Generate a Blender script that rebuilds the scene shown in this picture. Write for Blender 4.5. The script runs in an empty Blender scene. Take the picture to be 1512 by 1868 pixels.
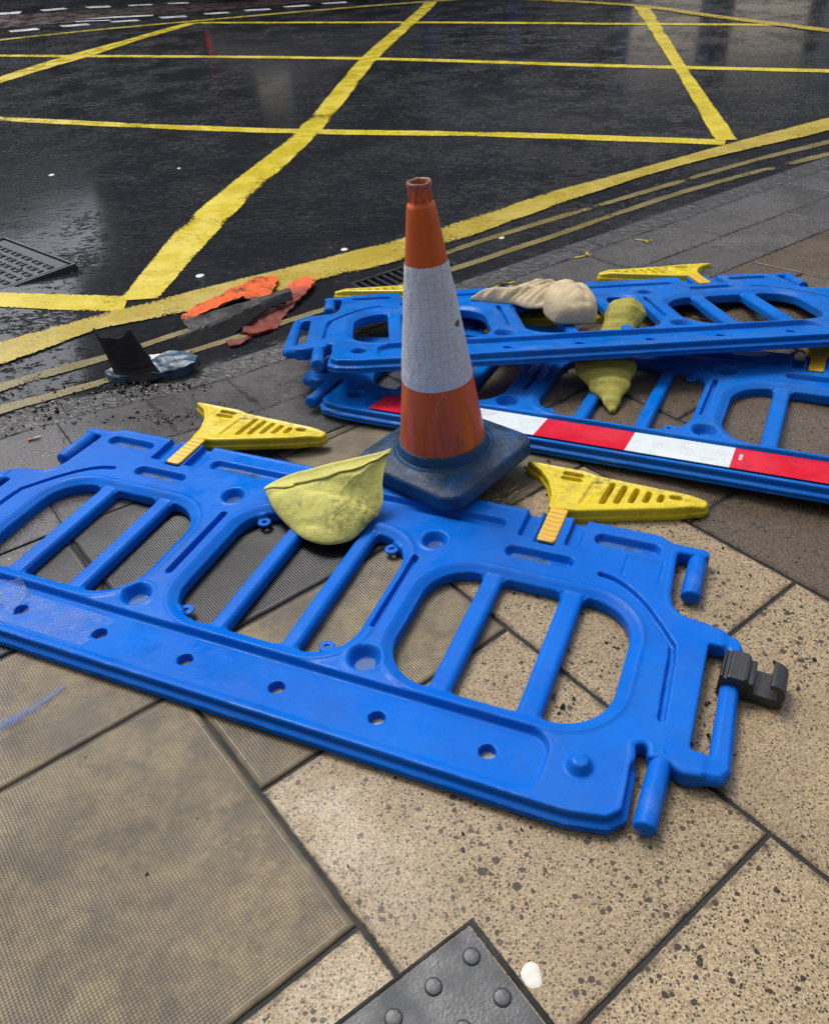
import bpy, bmesh, math, random
import numpy as np
from mathutils import Vector, Matrix, Euler, noise

random.seed(7)
rng = np.random.default_rng(7)
R = math.radians
SC = bpy.context.scene
COL = SC.collection

# ------------------------------------------------------------------ camera
cam_d = bpy.data.cameras.new('camera')
cam = bpy.data.objects.new('camera', cam_d)
COL.objects.link(cam)
cam_d.sensor_fit = 'VERTICAL'
cam_d.sensor_height = 24.0
cam_d.lens = 24.0 * 1507.35 / 1868.0
cam_d.clip_start = 0.05
cam_d.clip_end = 500.0
cam.matrix_world = (Matrix.Translation((0, 0, 1.65)) @ Matrix.Rotation(math.pi / 2 - 0.65804, 4, 'X')
                    @ Matrix.Rotation(-0.066774, 4, 'Z'))
SC.camera = cam

# ------------------------------------------------------------------ world, sun, exposure
SUN_EL, SUN_ROT = R(58), R(-28)
world = bpy.data.worlds.new('World')
SC.world = world
world.use_nodes = True
wn, wl = world.node_tree.nodes, world.node_tree.links
wn.clear()
sky = wn.new('ShaderNodeTexSky')
sky.sky_type = 'NISHITA'
sky.sun_disc = False
sky.sun_elevation = SUN_EL
sky.sun_rotation = SUN_ROT
sky.dust_density = 4.0
sky.air_density = 1.2
hs = wn.new('ShaderNodeHueSaturation')
hs.inputs['Saturation'].default_value = 0.55      # cloud cover takes the blue down
bgd = wn.new('ShaderNodeBackground')
bgd.inputs['Strength'].default_value = 0.125
wo = wn.new('ShaderNodeOutputWorld')
wl.new(sky.outputs[0], hs.inputs['Color'])
wl.new(hs.outputs[0], bgd.inputs['Color'])
wl.new(bgd.outputs[0], wo.inputs['Surface'])

sun_d = bpy.data.lights.new('sun', 'SUN')
sun_d.energy = 1.4
sun_d.angle = R(22)
sun_d.color = (1.0, 0.965, 0.91)
sun = bpy.data.objects.new('sun', sun_d)
COL.objects.link(sun)
sd = Vector((math.sin(SUN_ROT) * math.cos(SUN_EL), math.cos(SUN_ROT) * math.cos(SUN_EL), math.sin(SUN_EL)))
sun.rotation_euler = sd.to_track_quat('Z', 'Y').to_euler()

SC.view_settings.view_transform = 'Standard'
SC.view_settings.look = 'None'
SC.view_settings.exposure = 0.6
SC.view_settings.gamma = 1.0


# ------------------------------------------------------------------ object helpers
def empty(name, label, cat, loc=(0, 0, 0), rot=(0, 0, 0), group=None):
    o = bpy.data.objects.new(name, None)
    o.empty_display_size = 0.1
    COL.objects.link(o)
    o.location = loc
    o.rotation_euler = rot
    o['label'] = label
    o['category'] = cat
    if group:
        o['group'] = group
    return o


def tag(o, label, cat, group=None, kind=None):
    o['label'] = label
    o['category'] = cat
    if group:
        o['group'] = group
    if kind:
        o['kind'] = kind
    return o


def link_mesh(name, me, mats, parent=None, smooth=False):
    o = bpy.data.objects.new(name, me)
    COL.objects.link(o)
    if not isinstance(mats, (list, tuple)):
        mats = [mats]
    for m in mats:
        me.materials.append(m)
    if smooth:
        me.polygons.foreach_set('use_smooth', [True] * len(me.polygons))
    if parent:
        o.parent = parent
    return o


def obj(name, bm, mats, parent=None, smooth=False, mod=None):
    me = bpy.data.meshes.new(name)
    bm.normal_update()
    bm.to_mesh(me)
    bm.free()
    return link_mesh(name, me, mats, parent, smooth)


def pymesh(name, V, F, mats, parent=None, smooth=False):
    me = bpy.data.meshes.new(name)
    me.from_pydata([tuple(map(float, v)) for v in V], [], [tuple(map(int, f)) for f in F])
    me.update()
    return link_mesh(name, me, mats, parent, smooth)


def structure(o, kind='structure'):
    o['kind'] = kind
    return o


def sstep(a, b, x):
    t = np.clip((x - a) / (b - a), 0, 1)
    return t * t * (3 - 2 * t)


# ------------------------------------------------------------------ ground height: the pavement dips to the kerb at the crossing
KD = np.array([.836, .548])
KN = np.array([-.548, .836])


def G(x, y):
    s = KN[0] * x + KN[1] * y
    t = KD[0] * x + KD[1] * y
    return -.08 * np.clip((s - 1.9) / 1.1, 0, 1) * sstep(.2, 1.3, t)


def GR(x, y):
    """road surface"""
    return G(x, y) - .012


# ------------------------------------------------------------------ material helpers
class NT:
    def __init__(self, name):
        self.m = bpy.data.materials.new(name)
        self.m.use_nodes = True
        self.t = self.m.node_tree
        self.t.nodes.clear()
        self.out = self.t.nodes.new('ShaderNodeOutputMaterial')
        self.b = self.t.nodes.new('ShaderNodeBsdfPrincipled')
        self.t.links.new(self.b.outputs[0], self.out.inputs[0])
        self.co = None

    def n(self, typ, **kw):
        x = self.t.nodes.new(typ)
        for k, v in kw.items():
            setattr(x, k, v)
        return x

    def l(self, a, b):
        if isinstance(a, bpy.types.Node):
            a = a.outputs[0]
        self.t.links.new(a, b)

    def setin(self, node, key, v):
        if v is None:
            return
        if isinstance(v, (bpy.types.NodeSocket, bpy.types.Node)):
            self.l(v, node.inputs[key])
        else:
            if isinstance(v, (tuple, list)) and len(v) == 3 and node.inputs[key].type == 'RGBA':
                v = (*v, 1)
            node.inputs[key].default_value = v

    def coord(self, scale=(1, 1, 1), rot=(0, 0, 0), loc=(0, 0, 0), kind='Object'):
        tc = self.n('ShaderNodeTexCoord')
        mp = self.n('ShaderNodeMapping')
        self.l(tc.outputs[kind], mp.inputs[0])
        mp.inputs['Scale'].default_value = scale
        mp.inputs['Rotation'].default_value = rot
        mp.inputs['Location'].default_value = loc
        return mp.outputs[0]

    def noise(self, vec, scale, detail=4, rough=.55, dist=0):
        x = self.n('ShaderNodeTexNoise')
        self.l(vec, x.inputs['Vector'])
        x.inputs['Scale'].default_value = scale
        x.inputs['Detail'].default_value = detail
        x.inputs['Roughness'].default_value = rough
        x.inputs['Distortion'].default_value = dist
        return x.outputs['Fac']

    def voro(self, vec, scale, feature='F1', rand=1.0):
        x = self.n('ShaderNodeTexVoronoi', feature=feature)
        self.l(vec, x.inputs['Vector'])
        x.inputs['Scale'].default_value = scale
        x.inputs['Randomness'].default_value = rand
        return x

    def ramp(self, fac, stops, interp='LINEAR'):
        x = self.n('ShaderNodeValToRGB')
        self.l(fac, x.inputs[0])
        cr = x.color_ramp
        cr.interpolation = interp
        while len(cr.elements) < len(stops):
            cr.elements.new(.5)
        for e, (p, c) in zip(cr.elements, stops):
            e.position = p
            if not isinstance(c, (tuple, list)):
                c = (c, c, c)
            e.color = (*c[:3], 1)
        return x.outputs[0]

    def math(self, op, a, b=None, c=None, clamp=False):
        x = self.n('ShaderNodeMath', operation=op)
        x.use_clamp = clamp
        self.setin(x, 0, a)
        self.setin(x, 1, b)
        self.setin(x, 2, c)
        return x.outputs[0]

    def mix(self, fac, a, b, blend='MIX'):
        x = self.n('ShaderNodeMix', data_type='RGBA', blend_type=blend)
        self.setin(x, 0, fac)
        self.setin(x, 6, a)
        self.setin(x, 7, b)
        return x.outputs[2]

    def sep(self, vec):
        x = self.n('ShaderNodeSeparateXYZ')
        self.l(vec, x.inputs[0])
        return x.outputs

    def bump(self, height, strength=.3, dist=.01, normal=None):
        x = self.n('ShaderNodeBump')
        x.inputs['Strength'].default_value = strength
        x.inputs['Distance'].default_value = dist
        self.l(height, x.inputs['Height'])
        if normal is not None:
            self.l(normal, x.inputs['Normal'])
        return x.outputs[0]

    def set(self, **kw):
        names = dict(color='Base Color', rough='Roughness', metal='Metallic', normal='Normal', spec='Specular IOR Level',
                     coat='Coat Weight', coatr='Coat Roughness', alpha='Alpha', trans='Transmission Weight', ior='IOR')
        for k, v in kw.items():
            self.setin(self.b, names[k], v)
        return self.m


def plain(name, col, rough=.5, **kw):
    m = NT(name)
    return m.set(color=col, rough=rough, **kw)


# ------------------------------------------------------------------ materials
def mat_plastic(name, base, light, dark, grime=.25, gscale=3.0):
    m = NT(name)
    v = m.coord()
    big = m.noise(v, gscale, 5, .6)
    fine = m.noise(v, 60, 4, .6)
    c = m.mix(m.ramp(big, [(.35, 0), (.7, 1)]), base, light)
    c = m.mix(m.math('MULTIPLY', m.ramp(m.noise(v, 9, 6, .7), [(.52, 0), (.72, 1)]), grime), c, dark)
    # scuffs: thin pale scratches along the length
    sv = m.coord(scale=(3, 60, 20), rot=(0, 0, .3))
    scr = m.ramp(m.noise(sv, 4, 3, .6), [(.69, 0), (.74, 1)])
    c = m.mix(m.math('MULTIPLY', scr, .07), c, (.30, .47, .70))
    geo = m.n('ShaderNodeNewGeometry')
    edge = m.math('MULTIPLY', m.ramp(geo.outputs['Pointiness'], [(.515, 0), (.55, 1)]),
                  m.ramp(m.noise(v, 14, 4, .7), [(.5, 0), (.68, 1)]))
    c = m.mix(m.math('MULTIPLY', edge, .25), c, (.35, .5, .75))
    film = m.math('MULTIPLY', m.ramp(m.noise(m.coord(loc=(4, 2, 1)), 3.3, 9, .78), [(.46, 0), (.66, 1)]), grime * .55)
    c = m.mix(film, c, (.085, .115, .16))
    mud = m.math('MULTIPLY', m.ramp(m.noise(m.coord(loc=(1, 7, 3)), 21, 9, .82), [(.60, 0), (.70, 1)]), grime * 1.3)
    c = m.mix(mud, c, (.035, .035, .034))
    # specks of grit
    gr = m.voro(v, 170)
    speck = m.math('MULTIPLY', m.math('LESS_THAN', gr.outputs['Distance'], .2),
                   m.math('GREATER_THAN', m.sep(gr.outputs['Color'])[0], .965))
    c = m.mix(speck, c, (.03, .035, .04))
    wet = m.ramp(m.noise(v, 7, 5, .62), [(.47, .42), (.58, .14)])
    # rain beads and orange-peel moulding texture
    bead = m.voro(v, 120)
    bd = m.ramp(bead.outputs['Distance'], [(.0, 1), (.35, 0)])
    bd = m.math('MULTIPLY', bd, m.math('GREATER_THAN', m.sep(bead.outputs['Color'])[1], .6))
    hgt = m.math('ADD', m.math('MULTIPLY', fine, .35), m.math('MULTIPLY', bd, .3))
    hgt = m.math('ADD', hgt, m.math('MULTIPLY', m.ramp(m.noise(v, 7, 5, .62), [(.48, 0), (.52, 1)]), .25))
    return m.set(color=c, rough=wet, normal=m.bump(hgt, .35, .0022), spec=.09)


M_BLUE = mat_plastic('blue moulded plastic', (.0003, .104, .51), (.0003, .134, .59), (.005, .06, .20))
M_BLUE_DULL = mat_plastic('weathered blue plastic', (.0008, .105, .45), (.001, .135, .54), (.005, .055, .20), .4)


def mat_yellow_foot():
    m = NT('yellow foot plastic')
    v = m.coord()
    c = m.mix(m.noise(v, 5, 4), (.60, .46, .008), (.72, .56, .02))
    d = m.ramp(m.noise(v, 30, 9, .8), [(.46, 0), (.60, 1)])
    d2 = m.ramp(m.noise(v, 3.0, 3, .5), [(.35, .1), (.65, 1)])
    c = m.mix(m.math('MULTIPLY', m.math('MULTIPLY', d, d2), .85), c, (.055, .048, .016))
    return m.set(color=c, rough=m.ramp(m.noise(v, 18, 4), [(.4, .2), (.6, .45)]),
                 normal=m.bump(m.noise(v, 90, 5, .7), .35, .003))


M_FOOT = mat_yellow_foot()


def mat_tongue():
    m = NT('orange foot tongue')
    v = m.coord()
    w = m.n('ShaderNodeTexWave', wave_type='BANDS', bands_direction='Y')
    m.l(v, w.inputs[0])
    w.inputs['Scale'].default_value = 14
    w.inputs['Distortion'].default_value = 2.5
    w.inputs['Detail'].default_value = 2
    c = m.mix(m.ramp(w.outputs['Fac'], [(.0, .0), (.16, 1)]), (.42, .21, .012), (.72, .42, .02))
    c = m.mix(m.ramp(m.noise(v, 30, 5), [(.5, 0), (.75, .6)]), c, (.6, .38, .05))
    return m.set(color=c, rough=.3, normal=m.bump(w.outputs['Fac'], .25, .003))


M_TONGUE = mat_tongue()


def mat_black(name='black plastic', col=(.012, .013, .015), rough=.35, scale=60, st=.3, spec=.5):
    m = NT(name)
    v = m.coord()
    c = m.mix(m.noise(v, 12, 5, .65), col, tuple(k * 2.4 for k in col))
    return m.set(color=c, rough=m.ramp(m.noise(v, 9, 4), [(.4, rough * .6), (.65, rough * 1.4)]),
                 normal=m.bump(m.noise(v, scale, 5, .65), st, .003), spec=spec)


M_BLACK = mat_black()
M_RUBBER = mat_black('black rubber', (.008, .008, .009), .6, 110, .7, .22)
M_IRON = mat_black('wet cast iron', (.022, .024, .028), .16, 70, .6)
M_DARKGAP = plain('gap shade black', (.006, .006, .006), .8)  # near-black colour stands in for the shade down in the pits


def mat_cone_orange():
    m = NT('orange cone plastic')
    v = m.coord()
    c = m.mix(m.noise(v, 4, 4), (.60, .098, .011), (.70, .122, .016))
    st = m.noise(m.coord(scale=(1, 1, .09)), 38, 5, .65)
    z = m.sep(v)[2]
    low = m.ramp(z, [(.06, 1.0), (.17, .6), (.30, .15)])
    g = m.math('MULTIPLY', m.ramp(st, [(.42, 0), (.72, 1)]), low)
    c = m.mix(g, c, (.11, .042, .02))
    c = m.mix(m.math('MULTIPLY', m.ramp(m.noise(v, 45, 6, .75), [(.6, 0), (.72, 1)]), .45), c, (.09, .03, .015))
    top = m.ramp(m.math('ADD', m.math('SUBTRACT', z, .880), m.math('MULTIPLY', m.noise(v, 40, 4), .03)), [(.03, 0), (.055, .75)])
    c = m.mix(top, c, (.12, .09, .075))
    return m.set(color=c, rough=m.ramp(st, [(.4, .28), (.65, .5)]), normal=m.bump(m.noise(v, 70, 5, .6), .25, .003))


M_ORANGE = mat_cone_orange()


def mat_sleeve():
    m = NT('white reflective sleeve')
    v = m.coord()
    hexv = m.voro(m.coord(scale=(1, 1, 1)), 42, 'DISTANCE_TO_EDGE', .35)
    line = m.ramp(hexv.outputs['Distance'], [(.0, 1), (.05, 0)])
    zone = m.ramp(m.noise(m.coord(loc=(3, 1, 0)), 5, 3), [(.42, 0), (.6, 1)])
    c = m.mix(m.noise(v, 18, 6, .7), (.52, .55, .59), (.80, .82, .86))
    c = m.mix(m.math('MULTIPLY', m.math('MULTIPLY', line, zone), .9), c, (.80, .82, .85))
    c = m.mix(m.ramp(m.noise(v, 55, 6, .75), [(.62, 0), (.76, .6)]), c, (.25, .24, .22))
    c = m.mix(m.ramp(m.noise(v, 11, 2, .5), [(.735, 0), (.745, 1)]), c, (.20, .05, .03))
    wr = m.math('ADD', m.noise(m.coord(scale=(1, 1, .6), rot=(.4, .2, 0)), 22, 4, .6, 1.2), m.math('MULTIPLY', line, .25))
    return m.set(color=c, rough=.3, normal=m.bump(wr, .9, .008), spec=.6)


M_SLEEVE = mat_sleeve()


def mat_cone_base():
    m = NT('dirty blue rubber base')
    v = m.coord()
    z = m.sep(v)[2]
    geo = m.n('ShaderNodeNewGeometry')
    up = m.sep(geo.outputs['Normal'])[2]
    c = m.mix(m.noise(v, 6, 5, .6), (.006, .048, .13), (.008, .075, .21))
    streak = m.ramp(m.noise(m.coord(scale=(1, 1, .12)), 60, 5, .7), [(.45, 0), (.7, 1)])
    c = m.mix(m.math('MULTIPLY', streak, .75), c, (.02, .03, .035))
    dirt = m.ramp(m.noise(v, 14, 7, .72), [(.38, 1), (.62, 0)])
    c = m.mix(m.math('MULTIPLY', dirt, m.ramp(up, [(.5, 0), (.9, .95)])), c, (.012, .016, .018))
    return m.set(color=c, rough=m.ramp(m.noise(v, 20, 5), [(.4, .18), (.62, .5)]),
                 normal=m.bump(m.noise(v, 45, 7, .7), .7, .006), spec=.25)


M_BASE = mat_cone_base()


def mat_bag(name, c1, c2, grime, weave=1000, gr=(.45, .75)):
    m = NT(name)
    v = m.coord(kind='UV')
    vo = m.coord()
    w1 = m.n('ShaderNodeTexWave', bands_direction='X')
    m.l(v, w1.inputs[0])
    w1.inputs['Scale'].default_value = weave / 20
    w2 = m.n('ShaderNodeTexWave', bands_direction='Y')
    m.l(v, w2.inputs[0])
    w2.inputs['Scale'].default_value = weave / 20
    wv = m.math('MULTIPLY', w1.outputs['Fac'], w2.outputs['Fac'])
    c = m.mix(m.noise(vo, 16, 5, .6), c1, c2)
    d = m.math('MULTIPLY', m.ramp(m.noise(vo, 55, 7, .72), [(.42, 0), (.62, 1)]),
               m.ramp(m.noise(vo, 8, 3), [(gr[0], 0), (gr[1], 1)]))
    c = m.mix(m.math('MULTIPLY', d, .85), c, grime)
    c = m.mix(m.math('MULTIPLY', m.math('SUBTRACT', 1.0, wv), .20), c, grime)
    h = m.math('ADD', m.math('MULTIPLY', wv, .10), m.math('ADD', m.noise(vo, 30, 6, .65, .8), m.math('MULTIPLY', m.noise(m.coord(scale=(1, .25, .4), rot=(0, 0, .7)), 60, 4, .6), .5)))
    return m.set(color=c, rough=.8, normal=m.bump(h, .55, .008), spec=.25)


M_BAG_Y = mat_bag('yellow green woven sack', (.50, .48, .115), (.64, .62, .19), (.10, .10, .05), gr=(.42, .62))
M_BAG_HEM = mat_bag('clean yellow green woven hem', (.56, .53, .13), (.66, .63, .20), (.25, .24, .09), gr=(.5, .8))
M_BAG_O = mat_bag('olive yellow woven sack', (.34, .31, .055), (.46, .42, .09), (.10, .09, .03), weave=1000)
M_BAG_B = mat_bag('beige canvas sack', (.48, .385, .24), (.58, .48, .32), (.24, .17, .09), gr=(.5, .8))


# ---- ground materials
def mat_asphalt():
    m = NT('wet asphalt')
    v = m.coord()
    c = m.mix(m.noise(v, 1.1, 5, .6), (.008, .009, .0115), (.016, .0178, .0215))
    ch = m.voro(v, 105)
    cc = m.sep(ch.outputs['Color'])
    chip = m.math('MULTIPLY', m.math('LESS_THAN', ch.outputs['Distance'], .42), m.math('GREATER_THAN', cc[0], .72))
    c = m.mix(m.math('MULTIPLY', chip, .4), c, (.035, .037, .04))
    # film of rain: smooth sheets between patches where the chippings stand out of the water
    film = m.noise(m.coord(loc=(2.0, .6, 0)), 1.7, 6, .68)
    mask = m.ramp(film, [(.40, 0), (.58, 1)])
    grain = m.math('MULTIPLY', m.ramp(ch.outputs['Distance'], [(0, 1), (.55, 0)]), cc[1])
    fl = m.noise(m.coord(scale=(.75, 1.1, 1)), 26, 9, .80)
    cl = m.math('MULTIPLY', m.math('SUBTRACT', mask, .5), .10)
    fleck = m.ramp(m.math('ADD', fl, cl), [(.540, 0), (.64, 1)])
    hgt = m.math('MULTIPLY', fleck, m.math('ADD', m.math('MULTIPLY', m.noise(v, 85, 3, .7), 1.2), m.math('MULTIPLY', grain, .8)))
    hgt = m.math('ADD', hgt, m.math('MULTIPLY', m.noise(m.coord(scale=(.7, 1.2, 1)), 34, 3, .55), .05))
    hgt = m.math('ADD', hgt, m.math('MULTIPLY', m.noise(v, 7, 3, .5), .05))
    rg = m.mix(fleck, (.12, .12, .12), (.28, .28, .28))
    c = m.mix(m.math('MULTIPLY', fleck, .35), c, (.035, .037, .042))
    return m.set(color=c, rough=rg, normal=m.bump(hgt, .85, .010), spec=.5)


M_ASPHALT = mat_asphalt()


def mat_marking(name, c1, c2, wear, lowc):
    m = NT(name)
    v = m.coord()
    uv = m.n('ShaderNodeUVMap')
    vv = m.sep(uv.outputs[0])[1]
    edge = m.math('MULTIPLY', m.math('ABSOLUTE', m.math('SUBTRACT', vv, .5)), 2.0)
    c = m.mix(m.noise(v, 3, 5, .6), c1, c2)
    dirt = m.ramp(m.noise(v, 38, 7, .75), [(.50, 0), (.68, 1)])
    dz = m.ramp(m.noise(v, 2.2, 3), [(.35, .15), (.65, 1)])
    c = m.mix(m.math('MULTIPLY', m.math('MULTIPLY', dirt, dz), .8), c, lowc)
    rim = m.ramp(edge, [(.88, 0), (.97, .35)])
    c = m.mix(rim, c, tuple(min(1, k * 1.25 + .04) for k in c2))
    n1 = m.noise(v, 60, 6, .75)
    n2 = m.noise(v, 1.6, 3)
    thr = m.math('ADD', m.math('MULTIPLY', m.math('POWER', edge, 5.0), .30),
                 m.math('MULTIPLY', m.ramp(n2, [(.5, 0), (.75, 1)]), wear))
    hole = m.math('LESS_THAN', n1, m.math('ADD', thr, .24))
    tr = m.n('ShaderNodeBsdfTransparent')
    ms = m.n('ShaderNodeMixShader')
    m.l(hole, ms.inputs[0])
    m.l(m.b, ms.inputs[1])
    m.l(tr, ms.inputs[2])
    m.l(ms, m.out.inputs[0])
    return m.set(color=c, rough=m.ramp(m.noise(v, 5, 4), [(.4, .16), (.62, .42)]),
                 normal=m.bump(m.noise(v, 95, 5, .7), .45, .005))


M_YEL = mat_marking('yellow road paint', (.56, .44, .022), (.66, .53, .04), .30, (.05, .045, .025))
M_YEL_DIRTY = mat_marking('dirty yellow road paint', (.36, .27, .03), (.47, .36, .05), .34, (.035, .03, .02))
M_YEL_OLD = mat_marking('worn yellow road paint', (.12, .096, .034), (.22, .175, .055), .62, (.018, .018, .017))
M_WHITE = mat_marking('white road paint', (.60, .61, .62), (.75, .75, .75), .2, (.15, .15, .15))
M_REDLANE = mat_marking('worn red lane surfacing', (.040, .024, .024), (.052, .030, .029), .25, (.03, .025, .025))


def mat_aggregate(name, base1, base2, chip_d, chip_l, amount, rough=(.24, .52), scale=(62, 150), rot=0.0):
    """exposed-aggregate slab: dark stone chips of two sizes in a sandy matrix"""
    m = NT(name)
    v = m.coord()
    at = m.n('ShaderNodeAttribute')
    at.attribute_name = 'slab'
    sl = m.sep(at.outputs['Color'])
    dv = m.n('ShaderNodeVectorMath', operation='ADD')
    nz = m.n('ShaderNodeTexNoise')
    nz.inputs['Scale'].default_value = 150
    m.l(v, nz.inputs['Vector'])
    sc = m.n('ShaderNodeVectorMath', operation='SCALE')
    m.l(nz.outputs['Color'], sc.inputs[0])
    sc.inputs['Scale'].default_value = .006
    m.l(v, dv.inputs[0])
    m.l(sc.outputs[0], dv.inputs[1])
    vd = dv.outputs[0]
    c = m.mix(m.noise(v, 7, 6, .65), base1, base2)
    c = m.mix(m.ramp(m.noise(v, 210, 3, .7), [(.35, 0), (.65, .8)]), c, tuple(min(1, k * 1.5) for k in base2))
    c = m.mix(m.ramp(m.noise(v, 130, 3, .7), [(.55, 0), (.7, .55)]), c, tuple(k * .45 for k in base1))
    fv = m.voro(vd, 300)
    fc = m.sep(fv.outputs['Color'])
    c = m.mix(m.math('MULTIPLY', m.math('GREATER_THAN', fc[0], .72), .45), c, tuple(k * .38 for k in base1))
    c = m.mix(m.math('MULTIPLY', m.math('LESS_THAN', fc[0], .22), .6), c, tuple(min(1, k * 1.55 + .03) for k in base2))
    dens = m.ramp(m.noise(v, 3.1, 3, .6), [(.36, .55), (.64, 1.25)])
    h = m.math('MULTIPLY', m.noise(v, 160, 3, .6), .3)
    for i, (s, am, hi) in enumerate(((scale[0], amount * .48, .40), (scale[1], amount * .95, .42), (scale[0] * .5, amount * .13, .32))):
        vo = m.voro(vd, s)
        cc = m.sep(vo.outputs['Color'])
        sel = m.math('GREATER_THAN', m.math('MULTIPLY', cc[0], dens), 1 - am)
        size = m.math('MULTIPLY', m.math('ADD', m.math('MULTIPLY', cc[1], .6), .5), hi)
        ins = m.math('MULTIPLY', sel, m.math('LESS_THAN', vo.outputs['Distance'], size))
        cc2 = m.mix(cc[2], chip_d, chip_l)
        c = m.mix(m.math('MULTIPLY', ins, .93), c, cc2)
        h = m.math('ADD', h, m.math('MULTIPLY', ins, .22))
    # edges of the slab hold more dirt
    stain = m.ramp(m.noise(v, 2.2, 6, .7), [(.45, 0), (.75, .5)])
    c = m.mix(stain, c, tuple(k * .55 for k in base1))
    c = m.mix(m.math('MULTIPLY', sl[0], .28), c, tuple(k * .6 for k in base1))
    edg = m.math('MULTIPLY', m.math('SUBTRACT', 1.0, sl[1]), m.ramp(m.noise(v, 24, 5, .7), [(.42, 0), (.62, .75)]))
    c = m.mix(edg, c, tuple(k * .35 for k in base1))
    wet = m.ramp(m.noise(v, 3.3, 5, .65), [(.42, rough[0]), (.6, rough[1])])
    return m.set(color=c, rough=wet, normal=m.bump(h, .5, .005), spec=.26)


M_AGG = mat_aggregate('tan exposed aggregate', (.212, .155, .090), (.300, .230, .140), (.008, .008, .010), (.036, .031, .030), .68)
M_AGG_DARK = mat_aggregate('dark brown exposed aggregate', (.058, .042, .028), (.10, .074, .050), (.014, .013, .013), (.15, .12, .09), .6,
                           (.22, .45), (55, 120))
M_GREY = mat_aggregate('charcoal flecked slab', (.052, .051, .052), (.085, .083, .083), (.022, .022, .024), (.26, .255, .25), .5, (.14, .36),
                       (95, 210))


def mat_dimple(name, lo, hi, wetr):
    """slab pressed with a fine diamond pattern of studs"""
    m = NT(name)
    v = m.coord(rot=(0, 0, .16))
    s = m.sep(v)
    k = 2 * math.pi / .0108
    a = m.math('SINE', m.math('MULTIPLY', s[0], k))
    bq = m.math('SINE', m.math('MULTIPLY', s[1], k))
    p = m.math('MULTIPLY', m.math('ADD', m.math('MULTIPLY', a, bq), 1.0), .5)
    vo = m.coord()
    big = m.noise(vo, 4.2, 7, .68)
    at = m.n('ShaderNodeAttribute')
    at.attribute_name = 'slab'
    sl = m.sep(at.outputs['Color'])
    tone = m.ramp(big, [(.40, 0), (.60, 1)])
    light = m.mix(tone, lo[1], hi[1])
    dark = m.mix(tone, lo[0], hi[0])
    p = m.math('ADD', m.math('MULTIPLY', p, sl[1]), m.math('MULTIPLY', m.math('SUBTRACT', 1.0, sl[1]), .57))
    c = m.mix(m.ramp(p, [(.50, 0), (.72, 1)]), dark, light)
    c = m.mix(m.ramp(m.noise(vo, 42, 5, .7), [(.56, 0), (.72, .6)]), c, lo[0])
    c = m.mix(m.ramp(m.noise(vo, 15, 8, .78), [(.47, 0), (.60, .5)]), c, lo[0])
    c = m.mix(m.ramp(m.noise(m.coord(loc=(5, 2, 0)), 11, 8, .75), [(.52, 0), (.66, .22)]), c, hi[1])
    crack = m.ramp(m.noise(m.coord(loc=(.3, .1, 0)), 2.2, 7, .7), [(.498, 0), (.5, .5), (.502, 0)])
    c = m.mix(crack, c, tuple(k * .35 for k in lo[0]))
    h = m.math('ADD', p, m.math('MULTIPLY', m.noise(vo, 30, 4, .7), .3))
    film = m.ramp(m.noise(m.coord(loc=(0, .7, 0)), 2.1, 5, .6), [(.42, wetr[0]), (.58, wetr[1])])
    inv = m.math('SUBTRACT', 1.0, sl[1])
    c = m.mix(m.math('MULTIPLY', inv, .35), c, dark)
    film = m.math('MAXIMUM', film, m.math('MULTIPLY', inv, .75))
    return m.set(color=c, rough=film, normal=m.bump(h, .45, .0032), spec=.4)


M_DIM = mat_dimple('tan studded slab', ((.060, .049, .034), (.140, .112, .068)), ((.138, .106, .055), (.285, .220, .120)), (.20, .5))
M_DIM_DARK = mat_dimple('black studded slab', ((.004, .0045, .005), (.024, .027, .031)), ((.006, .0065, .0075), (.038, .041, .045)), (.16, .4))


def mat_kerb():
    m = NT('wet dark kerb stone')
    v = m.coord()
    c = m.mix(m.noise(v, 9, 6, .7), (.028, .029, .032), (.060, .060, .061))
    h = m.math('ADD', m.noise(m.coord(scale=(1, 1, 1)), 24, 5, .65, .7), m.math('MULTIPLY', m.noise(v, 90, 3), .25))
    return m.set(color=c, rough=m.ramp(m.noise(v, 5, 4), [(.4, .08), (.6, .26)]), normal=m.bump(h, 1.0, .014))


M_KERB = mat_kerb()


def mat_mortar():
    m = NT('wet grey joint mortar')
    v = m.coord()
    c = m.mix(m.noise(v, 30, 5, .7), (.014, .015, .017), (.032, .034, .037))
    return m.set(color=c, spec=.2, rough=m.ramp(m.noise(v, 8, 3), [(.4, .6), (.6, .8)]), normal=m.bump(m.noise(v, 50, 4), .4, .004))


M_MORTAR = mat_mortar()


def mat_stone(name, c1, c2, rough=.35):
    m = NT(name)
    oi = m.n('ShaderNodeNewGeometry')
    c = m.mix(oi.outputs['Random Per Island'], c1, c2)
    v = m.coord()
    c = m.mix(m.ramp(m.noise(v, 200, 3), [(.4, 0), (.7, .5)]), c, tuple(k * .5 for k in c1))
    return m.set(color=c, rough=rough)


M_GRAVEL = mat_stone('wet grit', (.016, .016, .017), (.075, .066, .058), .25)
M_GUM = mat_black('flattened chewing gum', (.36, .355, .32), .6, 120, .6)
M_TACT = mat_black('dark tactile concrete', (.021, .024, .027), .42, 150, .4)


# ------------------------------------------------------------------ ground geometry
SD = np.array([math.cos(-.93928), math.sin(-.93928)])     # slab joints run along SD ...
SN = np.array([-SD[1], SD[0]])                            # ... and across it


def clip_poly(poly, n, c):
    """keep the part of poly where dot(n, p) <= c"""
    out = []
    for i in range(len(poly)):
        a, b = np.array(poly[i]), np.array(poly[(i + 1) % len(poly)])
        da, db = n @ a - c, n @ b - c
        if da <= 0:
            out.append(a)
        if (da < 0 < db) or (db < 0 < da):
            out.append(a + (b - a) * (da / (da - db)))
    return out


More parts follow.
